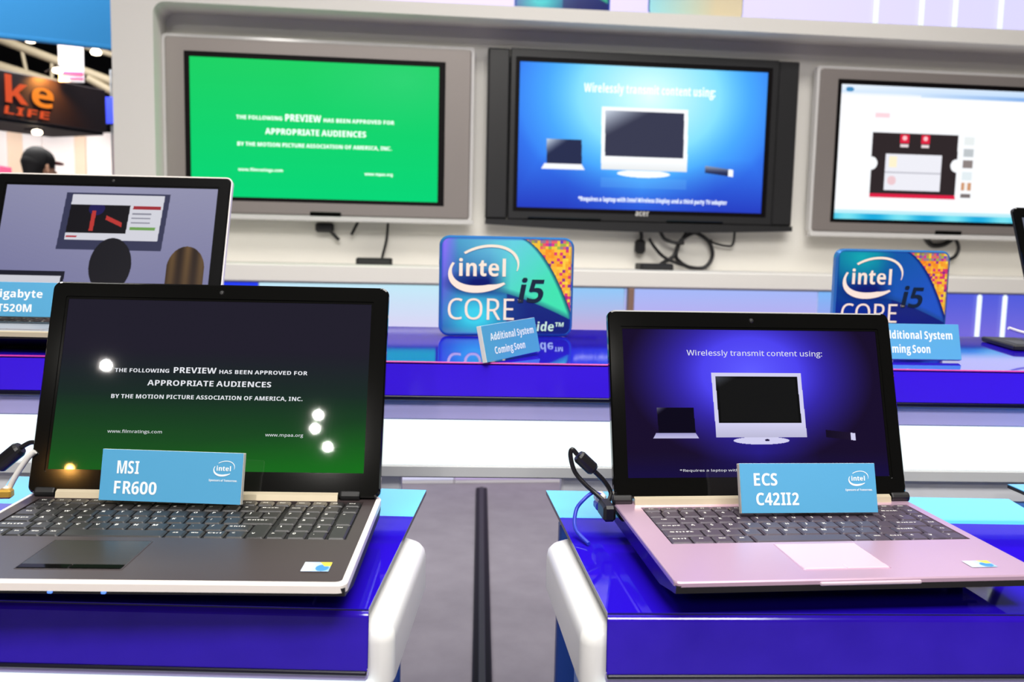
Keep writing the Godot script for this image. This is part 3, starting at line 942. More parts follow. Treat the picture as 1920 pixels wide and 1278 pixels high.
func web_page(u: float, w: float) -> Color:
	var c := rgb8(250, 252, 255)
	if w < 0.045: c = mix3(rgb8(236, 244, 255), rgb8(150, 196, 244), u * 0.4 + w * 4.0)
	elif w < 0.075: c = mix3(rgb8(214, 232, 250), rgb8(96, 150, 226), (u - 0.3) * 1.2) if u > 0.36 or w < 0.06 else rgb8(238, 244, 252)
	if Vector2(u - 0.04, w - 0.035).length() < 0.018: c = rgb8(70, 140, 190)
	if inside(u, w, 0.16, 0.2, 0.225, 0.235): c = rgb8(250, 214, 222)
	if w > 0.955: c = mix3(rgb8(30, 170, 220), rgb8(120, 224, 240), 0.5 + 0.5 * sin(u * 26.0))
	elif w > 0.93: c = rgb8(190, 236, 246)
	var du := 0.006 * (0.5 - w)
	if inside(u + du, w, 0.155, 0.345, 0.545, 0.83):
		var notch := minf(Vector2((u - 0.155) * 1.78, w - 0.575).length(), Vector2((u - 0.545) * 1.78, w - 0.575).length())
		if notch > 0.05:
			c = rgb8(48, 40, 42) if w < 0.8 else rgb8(222, 34, 70)
			for x in [0.3, 0.395]:
				if inside(u, w, x - 0.02, 0.35, x + 0.02, 0.42): c = rgb8(224, 36, 66)
				if Vector2((u - x) * 1.78, w - 0.38).length() < 0.018: c = rgb8(255, 200, 205)
				if inside(u, w, x - 0.018, 0.425, x + 0.018, 0.45): c = rgb8(236, 220, 222)
			if inside(u, w, 0.218, 0.5, 0.474, 0.775):
				c = rgb8(236, 236, 244)
				if absf(w - 0.64) < 0.006: c = rgb8(190, 190, 200)
				if inside(u, w, 0.235, 0.52, 0.27, 0.6): c = rgb8(252, 240, 205)
				if Vector2((u - 0.252) * 1.78, w - 0.7).length() < 0.035: c = rgb8(236, 200, 206)
	var k := 0
	for y in [0.385, 0.475, 0.56, 0.65, 0.73, 0.8]:
		if inside(u, w, 0.572, y - 0.03, 0.618, y + 0.03):
			c = [rgb8(232, 238, 238), rgb8(190, 196, 200), rgb8(140, 130, 128), rgb8(226, 236, 240), rgb8(206, 150, 110), rgb8(120, 112, 112)][k]
			if k == 4 and absf(u - 0.595) < 0.007: c = rgb8(245, 240, 236)
			if k == 5 and absf(w - y) > 0.014: c = rgb8(250, 252, 255)
		k += 1
	return c

# ==================================================================== counters and tables
func flat(st: SurfaceTool, poly: PackedVector2Array, y0: float, y1: float) -> void:
	# outline in (x, -z), laid flat between two heights
	prism(st, poly, y0, y1, Transform3D(Basis(Vector3.RIGHT, -PI / 2)))

func rear_counter() -> void:
	# front edge runs z = -1.2635 + 0.0677 x at lens height -0.17
	var yaw := -atan(0.0677)
	var t := thing("display_counter", "long blue-topped display counter behind the front tables, white lit front", "counter", Vector3(0.2, 0, -1.25), yaw)
	var x0 := -1.9
	var x1 := 1.7
	var y := CAM_H - 0.17
	var st := mb()
	box(st, Vector3((x0 + x1) / 2, y - 0.003, -0.2525), Vector3(x1 - x0, 0.006, 0.505), 0.0015)
	obj("acrylic_top", st, M.acrylic_top, t)
	st = mb()
	box(st, Vector3((x0 + x1) / 2, y - 0.026, 0.003), Vector3(x1 - x0, 0.046, 0.006), 0.0015)
	obj("acrylic_lip", st, M.acrylic_lip_lit, t)
	obj("edge_glow_strip", one_box(Vector3((x0 + x1) / 2, y - 0.0008, 0.0035), Vector3(x1 - x0, 0.0022, 0.007), 0.0008), M.edge_glow_pink, t)  # thin strip added to paint the edge glow
	obj("blue_spill_band", one_box(Vector3((x0 + x1) / 2, y - 0.069, -0.006), Vector3(x1 - x0, 0.03, 0.008), 0.002), M.blue_spill_lavender, t)  # band added to carry the blue bounce under the lip as colour
	obj("lip_edge", one_box(Vector3((x0 + x1) / 2, y - 0.0515, 0.0015), Vector3(x1 - x0, 0.006, 0.0115), 0.001), M.acrylic_edge, t)
	obj("body", one_box(Vector3((x0 + x1) / 2, y - 0.09, -0.255), Vector3(x1 - x0, 0.158, 0.49), 0.004), M.counter_white, t)
	obj("light_strip", one_box(Vector3((x0 + x1) / 2, y - 0.117, -0.007), Vector3(x1 - x0, 0.066, 0.008), 0.002), M.light_strip, t)
	obj("bottom_trim", one_box(Vector3((x0 + x1) / 2, y - 0.159, -0.008), Vector3(x1 - x0, 0.018, 0.014), 0.002), M.counter_grey, t)
	for s in [[x0 + 0.2, -0.208], [0.025, x1 - 0.2]]:
		obj("leg_panel", one_box(Vector3((s[0] + s[1]) / 2, y - 0.168 - 0.017, -0.03), Vector3(s[1] - s[0], 0.034, 0.03), 0.003), M.counter_white, t)
		obj("kick_panel", one_box(Vector3((s[0] + s[1]) / 2, y - 0.202 - 0.02, -0.03), Vector3(s[1] - s[0], 0.04, 0.024), 0.002), M.pedestal_blue, t)
		obj("plinth", one_box(Vector3((s[0] + s[1]) / 2, (y - 0.242) / 2, -0.034), Vector3(s[1] - s[0], y - 0.242, 0.024), 0.003), M.pedestal_navy, t)

# corners: back left, back right, front right, front left in (x, z); top at lens height -0.325
func table(label: String, c: Array, ped: Material) -> void:
	var mid := Vector2.ZERO
	for p in c: mid += Vector2(p[0], p[1]) / 4
	var t := thing("display_table", label, "table", Vector3(mid.x, 0, mid.y))
	var q := []
	for p in c: q.append(Vector2(p[0] - mid.x, -(p[1] - mid.y)))
	var y := CAM_H - 0.325
	var st := mb()
	# outline anticlockwise seen from above with (x, -z)
	var poly := PackedVector2Array([q[3], q[2], q[1], q[0]])
	var over_l: Vector2 = q[0].lerp(q[3], 0.3)
	var over_r: Vector2 = q[1].lerp(q[2], 0.3)
	flat(st, PackedVector2Array([q[3], q[2], over_r, over_l]), y - 0.001, y)
	obj("acrylic_top", st, M.acrylic_top, t)
	st = mb()
	flat(st, PackedVector2Array([over_l, over_r, q[1], q[0]]), y - 0.001, y)
	obj("acrylic_overhang", st, M.acrylic_clear, t).set_meta("label", "cyan see-through rear strip")
	st = mb()
	flat(st, poly, y - 0.0055, y - 0.001)
	obj("sheet_edge", st, M.acrylic_edge, t)
	# bent front lip
	var fa: Vector2 = q[3]
	var fb: Vector2 = q[2]
	var along := (fb - fa).normalized()
	var outw := Vector2(along.y, -along.x)
	st = mb()
	var cuts := [0.0, 0.015, 0.035, 0.06, 0.09, 0.5, 1.0]
	for k in 6:
		var a0: float = cuts[k]
		var a1: float = cuts[k + 1]
		var yy := func(a): return y - 0.002 - 0.052 * a
		var oo := func(a): return 0.0 + 0.003 * sin(minf(a * 11.0, 1.0) * PI / 2) + 0.005 * a
		for side in 2:
			var off: float = 0.0 if side == 0 else -0.005
			var f := func(b: Vector2, a: float): return Vector3(b.x + outw.x * (oo.call(a) + off), yy.call(a), -(b.y + outw.y * (oo.call(a) + off)))
			quad(st, f.call(fa, a0), f.call(fb, a0), f.call(fb, a1), f.call(fa, a1), Vector3(outw.x, 0.2, -outw.y) * (1.0 if side == 0 else -1.0))
	obj("acrylic_lip", st, M.acrylic_lip, t)
	st = mb()
	var lip_xf := Transform3D(Basis(Vector3(along.x, 0, -along.y), Vector3.UP, Vector3(outw.x, 0, -outw.y)), Vector3((fa.x + fb.x) / 2 + outw.x * 0.007, y - 0.0555, -((fa.y + fb.y) / 2 + outw.y * 0.007)))
	box(st, Vector3.ZERO, Vector3(fa.distance_to(fb), 0.004, 0.0075), 0.001, lip_xf)
	obj("lip_edge", st, M.acrylic_edge, t)
	# white body: wider than the sheet, shorter at the back, rounded corners
	var back_l: Vector2 = q[0].lerp(q[3], 0.33)
	var back_r: Vector2 = q[1].lerp(q[2], 0.33)
	var corner := [fa - along * 0.022 - outw * 0.002, fb + along * 0.022 - outw * 0.002, back_r + along * 0.02, back_l - along * 0.02]
	var loops := []
	for lv in [[0.086, 0.03], [0.085, 0.018], [0.082, 0.009], [0.077, 0.003], [0.07, 0.0], [0.034, 0.0], [0.0265, 0.0014], [0.021, 0.005], [0.017, 0.011], [0.0145, 0.019], [0.0135, 0.03]]:
		var loop := PackedVector3Array()
		for i in 4:
			var p: Vector2 = corner[i]
			var d0: Vector2 = (corner[(i + 3) % 4] - p).normalized()
			var d1: Vector2 = (corner[(i + 1) % 4] - p).normalized()
			var r := 0.028 if i >= 2 else 0.014
			p += (d0 + d1) * lv[1]
			var cc := p + (d0 + d1) * r
			for k in 9:
				var a := PI / 2 * k / 8.0
				var e := cc - d1 * r * cos(a) - d0 * r * sin(a)
				loop.append(Vector3(e.x, y - lv[0], -e.y))
		loops.append(loop)
	st = mb()
	var rows := loops.size()
	var n: int = loops[0].size()
	var nrm := []
	for l in rows:
		for i in n:
			var du: Vector3 = loops[l][(i + 1) % n] - loops[l][(i + n - 1) % n]
			var dv: Vector3 = loops[mini(l + 1, rows - 1)][i] - loops[maxi(l - 1, 0)][i]
			var m := du.cross(dv).normalized()
			if m.dot(loops[l][i] - Vector3(0, y - 0.05, 0)) < 0.0: m = -m
			nrm.append(m)
	for l in rows - 1:
		for i in n:
			var j := (i + 1) % n
			var ids := [[l, i], [l, j], [l + 1, j], [l, i], [l + 1, j], [l + 1, i]]
			var face: Vector3 = (loops[l + 1][j] - loops[l][i]).cross(loops[l][j] - loops[l][i])
			if face.dot(nrm[l * n + i]) < 0.0: ids = [[l, i], [l + 1, j], [l, j], [l, i], [l + 1, i], [l + 1, j]]
			for e in ids:
				st.set_normal(nrm[e[0] * n + e[1]])
				st.set_uv(Vector2.ZERO)
				st.add_vertex(loops[e[0]][e[1]])
	for l in [0, rows - 1]:
		for i in range(1, n - 1):
			tri(st, loops[l][0], loops[l][i], loops[l][i + 1], Vector3.DOWN if l == 0 else Vector3.UP)
	obj("body", st, M.white_gloss, t)
	st = mb()
	box(st, Vector3(0, -0.022, -0.004), Vector3(fa.distance_to(fb) + 0.01, 0.024, 0.012), 0.003, lip_xf)
	obj("light_strip", st, M.light_strip, t)
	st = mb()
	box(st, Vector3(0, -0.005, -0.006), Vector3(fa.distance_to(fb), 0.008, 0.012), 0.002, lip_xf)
	obj("blue_spill_band", st, M.blue_spill_lavender, t)  # painted blue spill from the front lip, as on the counter
	var ctr: Vector2 = (q[0] + q[1] + q[2] + q[3]) / 4.0
	st = mb()
	var half := fa.distance_to(fb) / 2
	flat(st, rr(ctr.x - half * 0.99, ctr.x + half * 0.7, ctr.y - 0.12, ctr.y + 0.1, 0.03), 0.03, y - 0.08)
	obj("pedestal", st, ped, t)
	st = mb()
	flat(st, rr(ctr.x - half * 1.05, ctr.x + half * 0.8, ctr.y - 0.15, ctr.y + 0.13, 0.04), 0.0, 0.03)
	obj("foot", st, M.counter_grey, t)

func tables() -> void:
	table("left front display table with blue acrylic top under the dark brown laptop", [[-0.521, -1.24], [0.0271, -1.153], [-0.0313, -0.773], [-0.417, -0.82]], M.counter_white)
	table("middle front display table with blue acrylic top under the pink-decked laptop", [[0.1844, -1.146], [0.797, -1.083], [0.729, -0.714], [0.1792, -0.752]], M.pedestal_blue)
	table("display table cut by the right edge of the photo, cyan corner showing", [[0.846, -1.154], [1.375, -1.135], [1.31, -0.75], [0.833, -0.77]], M.counter_white)

# ==================================================================== laptops
func key_mesh(w: float, d: float) -> ArrayMesh:
	var id := "%d_%d" % [roundi(w * 1e4), roundi(d * 1e4)]
	if not key_cache.has(id):
		var st := mb()
		prism(st, rr(-w / 2, w / 2, -d / 2, d / 2, 0.0015, 2), 0.0, 0.003, Transform3D(Basis(Vector3.RIGHT, -PI / 2)), rr(-w / 2 + 0.0016, w / 2 - 0.0016, -d / 2 + 0.0012, d / 2 - 0.0018, 0.001, 2), 0.0016)
		key_cache[id] = st.commit()
	return key_cache[id]

func keyboard(t: Node3D, k: Array, y: float, rows: Array, m: Material) -> void:
	var st := mb()
	box(st, Vector3((k[0] + k[1]) / 2, y - 0.0035, (k[2] + k[3]) / 2), Vector3(k[1] - k[0], 0.002, k[3] - k[2]), 0.0005)
	var kb := obj("keyboard", st, M.key_tray, t)
	var legends := mb()
	var total := 0.0
	for r in rows: total += r[0]
	var z: float = k[2] + 0.0012
	var span: float = k[3] - k[2] - 0.0024
	for r in rows:
		var d: float = span * r[0] / total
		var tokens: PackedStringArray = (r[1] as String).split(" ")
		var sum := 0.0
		for s in tokens: sum += float(s.get_slice("|", 1)) if s.contains("|") else 1.0
		var x: float = k[0] + 0.0012
		for s in tokens:
			var w: float = (float(s.get_slice("|", 1)) if s.contains("|") else 1.0) / sum * (k[1] - k[0] - 0.0024)
			var called := s.get_slice("|", 0)
			if called != "_":
				var tall := called.ends_with("^")
				called = called.trim_suffix("^")
				var dd := d * (2.0 if tall else 1.0)
				obj("key", key_mesh(w - 0.0018, dd - 0.0018), m, kb, Transform3D(Basis.IDENTITY, Vector3(x + w / 2, y - 0.0024, z + dd / 2)))
				if called != "space":
					var cap := 0.0044 if called.length() == 1 else 0.0027
					var tw := 0.0 if called.length() < 4 else w * 0.6
					txt(legends, called, Transform3D(Basis(Vector3.RIGHT, -PI / 2), Vector3(x, y + 0.00075, z)), w * (0.33 if called.length() == 1 else 0.46), -minf(d, 0.02) * 0.5, cap, tw)
			x += w
		z += d
	obj("key_lettering", legends, M.legend_white, kb)

func laptop(d: Dictionary) -> Node3D:
	var b: float = d.b
	var w: float = d.w
	var t := thing("laptop", d.label, "laptop", v(d.at[0], d.at[1] - b, d.at[2]), d.yaw, "")
	var deck_xf := Transform3D(Basis(Vector3.RIGHT, -PI / 2))
	var z0: float = d.z0
	var z1: float = d.z1
	var st := mb()
	# base shell: profile in (z, y) swept across
	var prof := PackedVector2Array([Vector2(z0, b - 0.0035), Vector2(z0 - 0.001, 0.010), Vector2(z0 + 0.012, 0.005), Vector2(z1 - 0.05, 0.005), Vector2(z1 - 0.012, b - 0.0125), Vector2(z1 - 0.001, b - 0.0105), Vector2(z1, b - 0.0035)])
	prism(st, prof, -w + 0.001, w - 0.001, Transform3D(Basis(Vector3.BACK, Vector3.UP, Vector3.RIGHT)))
	obj("base", st, d.base, t)
	for sx in [-1, 1]:
		for zz in [z0 + 0.03, z1 - 0.075]:
			obj("rubber_foot", one_box(Vector3(sx * (w - 0.04), 0.003, zz), Vector3(0.03, 0.006, 0.012), 0.002), M.feet, t)
	var k: Array = d.keys
	var e: float = 0.0045 if d.has("rim") else 0.0
	st = mb()
	ring(st, rr(-w + e, w - e, -z1 + e, -z0, 0.006), rr(k[0], k[1], -k[3], -k[2], 0.001), b - 0.0045, b, deck_xf, 0.0012)
	obj("deck", st, d.deck, t)
	if d.has("rim"):
		st = mb()
		ring(st, rr(-w - 0.0005, w + 0.0005, -z1 - 0.001, -z0, 0.009), rr(-w + e, w - e, -z1 + e, -z0, 0.006), b - 0.0075, b + 0.0004, deck_xf, 0.0015)
		obj("rim", st, d.rim, t)
	keyboard(t, k, b, d.rows, d.key_mat)
	var p: Array = d.pad
	st = mb()
	ring(st, rr(p[0] - 0.0012, p[1] + 0.0012, -p[3] - 0.0008, -p[2] + 0.0012, 0.002), rr(p[0], p[1], -p[3], -p[2], 0.001), b - 0.0005, b + 0.0005, deck_xf, 0.0003)
	obj("touchpad_frame", st, d.deck, t)
	var pad := obj("touchpad", one_box(Vector3((p[0] + p[1]) / 2, b, (p[2] + p[3] - 0.011) / 2), Vector3(p[1] - p[0], 0.0008, p[3] - p[2] - 0.011), 0.0003), d.pad_mat, t)
	for i in 2:
		var bw: float = (p[1] - p[0]) / 2 - 0.0006
		obj("touchpad_button", one_box(Vector3(lerpf(p[0], p[1], 0.25 + 0.5 * i), b + 0.0002, p[3] - 0.0055), Vector3(bw, 0.0016, 0.0095), 0.0006), d.button_mat, pad)
	if d.has("sticker"):
		var s: Array = d.sticker
		var sx: float = (s[0] + s[1]) / 2
		var sz: float = (s[2] + s[3]) / 2
		var face := obj("sticker", panel(s[0] - sx, s[2] - sz, s[1] - sx, s[3] - sz, 0.0), M.sticker, t, Transform3D(Basis(Vector3.RIGHT, -PI / 2), Vector3(sx, b + 0.0006, sz)))
		face.set_meta("label", "small blue and yellow sticker")
	var hb: Array = d.hinge
	st = mb()
	prism(st, PackedVector2Array([Vector2(-0.008, 0.0), Vector2(0.0065, 0.0), Vector2(0.0045, 0.0065), Vector2(0.0, 0.0085), Vector2(-0.006, 0.007)]), hb[0], hb[1], Transform3D(Basis(Vector3.BACK, Vector3.UP, Vector3.RIGHT), Vector3(0, b - 0.0005, -0.002)))
	obj("hinge_bar", st, M.hinge_cream, t)
	st = mb()
	for sx in [hb[0] - 0.013, hb[1] + 0.013]:
		st = mb()
		lathe(st, [Vector2(0, -0.011), Vector2(0.0055, -0.0105), Vector2(0.006, -0.009), Vector2(0.006, 0.009), Vector2(0.0055, 0.0105), Vector2(0, 0.011)], 14, Transform3D(Basis(Vector3.BACK, PI / 2), Vector3(sx, b + 0.004, -0.004)))
		obj("hinge", st, M.black_matt, t)
	# lid
	var h: Array = d.lid
	st = mb()
	plate(st, -w, w, h[0], h[1], 0.008, -0.009, -0.003, 0.001)
	var lid := obj("lid", st, d.lid_mat, t, Transform3D(Basis(Vector3.RIGHT, -d.tilt), Vector3(0, b, 0)))
	var s: Array = d.screen
	st = mb()
	ring(st, rr(-w, w, h[0], h[1], 0.009), rr(s[0] - 0.003, s[1] + 0.003, s[2] - 0.003, s[3] + 0.003, 0.002), -0.004, 0.0006, Transform3D.IDENTITY, 0.0022)
	ring(st, rr(s[0] - 0.003, s[1] + 0.003, s[2] - 0.003, s[3] + 0.003, 0.002), rr(s[0], s[1], s[2], s[3], 0.0005), -0.004, -0.0004)
	obj("bezel", st, d.bezel, lid)
	if d.has("lid_rim"):
		st = mb()
		ring(st, rr(-w - 0.002, w + 0.002, h[0], h[1] + 0.002, 0.011), rr(-w, w, h[0], h[1], 0.009), -0.009, -0.001)
		obj("lid_rim", st, d.lid_rim, lid)
	obj("screen", panel(s[0], s[2], s[1], s[3], -0.0012), d.picture, lid)
	st = mb()
	lathe(st, [Vector2(0.0, 0.0012), Vector2(0.002, 0.001), Vector2(0.003, 0.0)], 16, Transform3D(Basis(Vector3.RIGHT, PI / 2), Vector3(0.0, (h[1] + s[3]) / 2, 0.0006)))
	obj("webcam", st, M.key_tray, lid)
	if d.has("lines"):
		st = mb()
		for l in d.lines:
			txt(st, l[0], Transform3D(Basis.IDENTITY, Vector3(0, 0, -0.0008)), (l[1] + l[2]) / 2.0, l[3], l[4], l[2] - l[1], l[5])
		obj("screen_lettering", st, M.screen_text, lid)
	return t

func sticker_art(u: float, w: float) -> Color:
	if u > 0.55 and w < 0.45 and u - 0.55 > w * 0.5: return rgb8(238, 214, 70)
	if Vector2(u - 0.72, (w - 0.62) * 0.7).length() < 0.24: return rgb8(60, 140, 224)
	return mix3(rgb8(214, 226, 246), rgb8(150, 190, 240), u)

func talk_screen(u: float, w: float) -> Color:
	var c := mix3(rgb8(160, 160, 190), rgb8(122, 122, 166), w * 0.7 + absf(u - 0.55) * 0.4)
	var x := u - (0.5 - w) * 0.03
	if inside(x, w, 0.275, 0.06, 0.765, 0.565): c = rgb8(60, 62, 92)
	if inside(x, w, 0.305, 0.075, 0.74, 0.48):
		c = rgb8(226, 226, 236)
		if inside(x, w, 0.305, 0.165, 0.585, 0.42):
			c = rgb8(22, 20, 26)
			if Vector2((x - 0.43) * 1.6, w - 0.2).length() < 0.06: c = rgb8(36, 30, 90)
			if inside(x, w, 0.41, 0.22, 0.43, 0.4) or absf((w - 0.31) - (x - 0.52) * 0.8) < 0.02 and absf(x - 0.52) < 0.04: c = rgb8(200, 60, 56)
		if inside(x, w, 0.6, 0.17, 0.73, 0.2): c = rgb8(170, 50, 60)
		if inside(x, w, 0.6, 0.36, 0.72, 0.385): c = rgb8(120, 170, 90)
		for k in 3:
			if inside(x, w, 0.6, 0.235 + 0.04 * k, 0.69, 0.247 + 0.04 * k): c = rgb8(150, 150, 165)
		if inside(x, w, 0.31, 0.445, 0.36, 0.46): c = rgb8(190, 60, 70)
	if inside(x, w, 0.01, 0.76, 0.34, 1.0):
		c = rgb8(32, 32, 46)
		if inside(x, w, 0.025, 0.8, 0.325, 1.0): c = rgb8(220, 220, 230) if w < 0.88 else (rgb8(30, 60, 34) if x < 0.22 else rgb8(190, 80, 86))
	# listeners seen from behind
	if Vector2((u - 0.535) / 0.098, (w - 0.7) / 0.24).length() < 1.0 or inside(u, w, 0.47, 0.85, 0.6, 1.0): c = rgb8(30, 29, 36)
	if Vector2((u - 0.885) / 0.088, (w - 0.72) / 0.2).length() < 1.0 or inside(u, w, 0.797, 0.72, 0.973, 1.0): c = mix3(rgb8(108, 82, 50), rgb8(46, 32, 24), 0.5 + 0.5 * sin(u * 90.0)).lerp(rgb8(66, 50, 38), w - 0.5)
	return c

func laptops() -> void:
	mat("sticker", Color.WHITE, 0.35).albedo_texture = paint(64, 40, sticker_art)
	var wide := [[0.8, "Esc F1 F2 F3 F4 F5 F6 F7 F8 F9 F10 F11 F12 Prt Del _|0.15 Hm PU PD End"], [1.0, "`|0.8 1 2 3 4 5 6 7 8 9 0 - = Back|1.5 _|0.15 Num / * -"], [1.0, "Tab|1.3 Q W E R T Y U I O P [ ] \\ _|0.15 7 8 9 +^"], [1.0, "Caps|1.5 A S D F G H J K L ; ' Enter|1.8 _|0.15 4 5 6 _"], [1.0, "Shift|1.9 Z X C V B N M , . / Shift|1.4 ^ _|0.15 1 2 3 Ent^"], [1.0, "Ctrl|1.2 Fn|0.9 Win|0.9 Alt|0.9 space|5.1 Alt Win|0.9 Ctrl|1.1 < v > _|0.05 0 . _"]]
	var slim := [[0.7, "Esc F1 F2 F3 F4 F5 F6 F7 F8 F9 F10 F11 F12 Ins Del Hm"], [1.0, "`|0.8 1 2 3 4 5 6 7 8 9 0 - = Back|1.5 PU|0.8"], [1.0, "Tab|1.3 Q W E R T Y U I O P [ ] \\ PD|0.8"], [1.0, "Caps|1.5 A S D F G H J K L ; ' Enter|1.8 End|0.8"], [1.0, "Shift|2.0 Z X C V B N M , . / Shift|1.4 ^|0.9 Fn|0.8"], [1.0, "Ctrl|1.1 Fn|1.1 Win|1.0 Alt|1.0 space|5.0 Alt Win Ctrl < v >"]]
	var angle_fade := paint(96, 54, func(u, w):
		var c := mix3(rgb8(37, 34, 48), rgb8(28, 52, 40), (w - 0.3) * 3.0)  # viewing-angle darkening of the green screen, painted as a gradient
		c = mix3(c, rgb8(30, 96, 34), (w - 0.55) * 2.4)
		return mix3(c, rgb8(24, 132, 30), (w - 0.72) * 2.0 + (u - 0.8) * 0.6 - 0.05))
	laptop({"label": "dark brown laptop with white rim and black-green screen on left table", "at": [-0.2187, -0.2867, -0.9917], "yaw": -0.0845, "tilt": 0.3344, "b": 0.0253, "w": 0.1915, "z0": -0.016, "z1": 0.2435,
		"lid": [0.003, 0.2435], "screen": [-0.1725, 0.1722, 0.0297, 0.2233], "deck": M.deck_brown, "base": M.black_matt, "rim": M.rim_white, "bezel": M.black_gloss, "lid_mat": M.black_gloss,
		"keys": [-0.1745, 0.1745, 0.006, 0.1305], "rows": wide, "key_mat": M.key_black, "pad": [-0.0945, -0.005, 0.142, 0.215], "pad_mat": M.pad_brown, "button_mat": M.black_gloss, "sticker": [0.148, 0.172, 0.193, 0.2155],
		"hinge": [-0.159, 0.1455], "picture": screen_mat("angle_fade_screen", angle_fade, 0.85, 0.02),
		"lines": [["THE FOLLOWING", -0.112, -0.0515, 0.1392, 0.0044, true], ["PREVIEW", -0.0465, 0.0012, 0.1392, 0.0066, true], ["HAS BEEN APPROVED FOR", 0.0045, 0.1035, 0.1392, 0.0044, true], ["APPROPRIATE AUDIENCES", -0.0744, 0.0636, 0.1245, 0.0062, true], ["BY THE MOTION PICTURE ASSOCIATION OF AMERICA, INC.", -0.1129, 0.0998, 0.1095, 0.0046, true], ["www.filmratings.com", -0.1127, -0.053, 0.0707, 0.0033, false], ["www.mpaa.org", 0.061, 0.103, 0.0692, 0.0033, false]]})
	var a := get_node("laptop")
	for x in [-0.0516, -0.0079]:
		obj("indicator_led", one_box(Vector3(x, 0.0165, 0.2425), Vector3(0.004, 0.0022, 0.004), 0.0006), M.blue_led, a)
	var night := paint(640, 360, wireless.bind(false))
	var c := laptop({"label": "laptop with metallic pink deck and violet screen on middle table", "at": [0.4027, -0.2866, -0.9514], "yaw": -0.0028, "tilt": 0.321, "b": 0.0254, "w": 0.172, "z0": -0.014, "z1": 0.2305,
		"lid": [0.006, 0.2222], "screen": [-0.1555, 0.1535, 0.0287, 0.1998], "deck": M.deck_pink, "base": M.black_gloss, "bezel": M.black_gloss, "lid_mat": M.black_gloss,
		"keys": [-0.1462, 0.1625, 0.0135, 0.1328], "rows": slim, "key_mat": M.key_purple, "pad": [-0.0455, 0.036, 0.139, 0.2068], "pad_mat": M.pad_pink, "button_mat": M.pad_pink, "sticker": [0.113, 0.138, 0.194, 0.2105],
		"hinge": [-0.15, 0.15], "picture": screen_mat("night_screen", night, 1.05, 0.02),
		"lines": [["Wirelessly transmit content using:", -0.0801, 0.0844, 0.1690, 0.0062, false], ["*Requires a laptop with Intel Wireless Display and TV adapter", -0.0957, 0.085, 0.0353, 0.0026, false]]})
	obj("latch", one_box(Vector3(0.005, 0.0215, 0.2305), Vector3(0.094, 0.0035, 0.003), 0.001), M.pad_pink, c)
	for k in 2:
		var under := [[-0.2187, -0.9917, -0.0845, "dark brown"], [0.4027, -0.9514, -0.0028, "pink-decked"]]
		var u: Array = under[k]
		var r := thing("laptop_stand", "low blue acrylic stand under the %s laptop" % u[3], "stand", v(u[0], -0.325, u[1]), u[2])
		obj("plate", one_box(Vector3(0, 0.0115, 0.085), Vector3(0.3, 0.003, 0.17), 0.001), M.acrylic_stand, r)
		for sx in [-1, 1]:
			for zz in [0.015, 0.155]:
				var st := mb()
				lathe(st, [Vector2(0, 0.0), Vector2(0.007, 0.0005), Vector2(0.007, 0.0095), Vector2(0, 0.01)], 14, Transform3D(Basis.IDENTITY, Vector3(sx * 0.135, 0, zz)))
				obj("post", st, M.acrylic_stand, r)
	laptop({"label": "black-framed laptop with grey deck behind the dark brown laptop", "at": [-0.5089, -0.1381, -1.5401], "yaw": -0.0997, "tilt": 0.3638, "b": 0.0315, "w": 0.2, "z0": -0.016, "z1": 0.235,
		"lid": [0.006, 0.2515], "screen": [-0.1785, 0.1785, 0.0297, 0.2315], "deck": M.deck_grey, "base": M.black_matt, "rim": M.hinge_cream, "bezel": M.black_satin, "lid_mat": M.black_matt, "lid_rim": M.rim_white,
		"keys": [-0.1745, 0.1745, 0.008, 0.13], "rows": wide, "key_mat": M.key_black, "pad": [-0.08, 0.02, 0.15, 0.215], "pad_mat": M.deck_grey, "button_mat": M.deck_grey, "hinge": [-0.15, 0.15], "picture": screen_mat("talk_screen", paint(480, 270, talk_screen), 0.85, 0.2)})
	laptop({"label": "black laptop at the right edge of the photo, mostly out of view", "at": [1.3, -0.145, -1.5], "yaw": 0.12, "tilt": 0.36, "b": 0.0245, "w": 0.18, "z0": -0.016, "z1": 0.235,
		"lid": [0.006, 0.245], "screen": [-0.165, 0.165, 0.03, 0.225], "deck": M.black_plastic, "base": M.black_matt, "bezel": M.black_gloss, "lid_mat": M.black_matt,
		"keys": [-0.15, 0.15, 0.01, 0.13], "rows": slim, "key_mat": M.key_black, "pad": [-0.04, 0.04, 0.145, 0.21], "pad_mat": M.black_plastic, "button_mat": M.black_plastic, "hinge": [-0.14, 0.14], "picture": screen_mat("grey_screen", paint(8, 8, func(_u, w): return mix3(rgb8(120, 124, 140), rgb8(90, 92, 110), w)), 0.8, 0.1)})

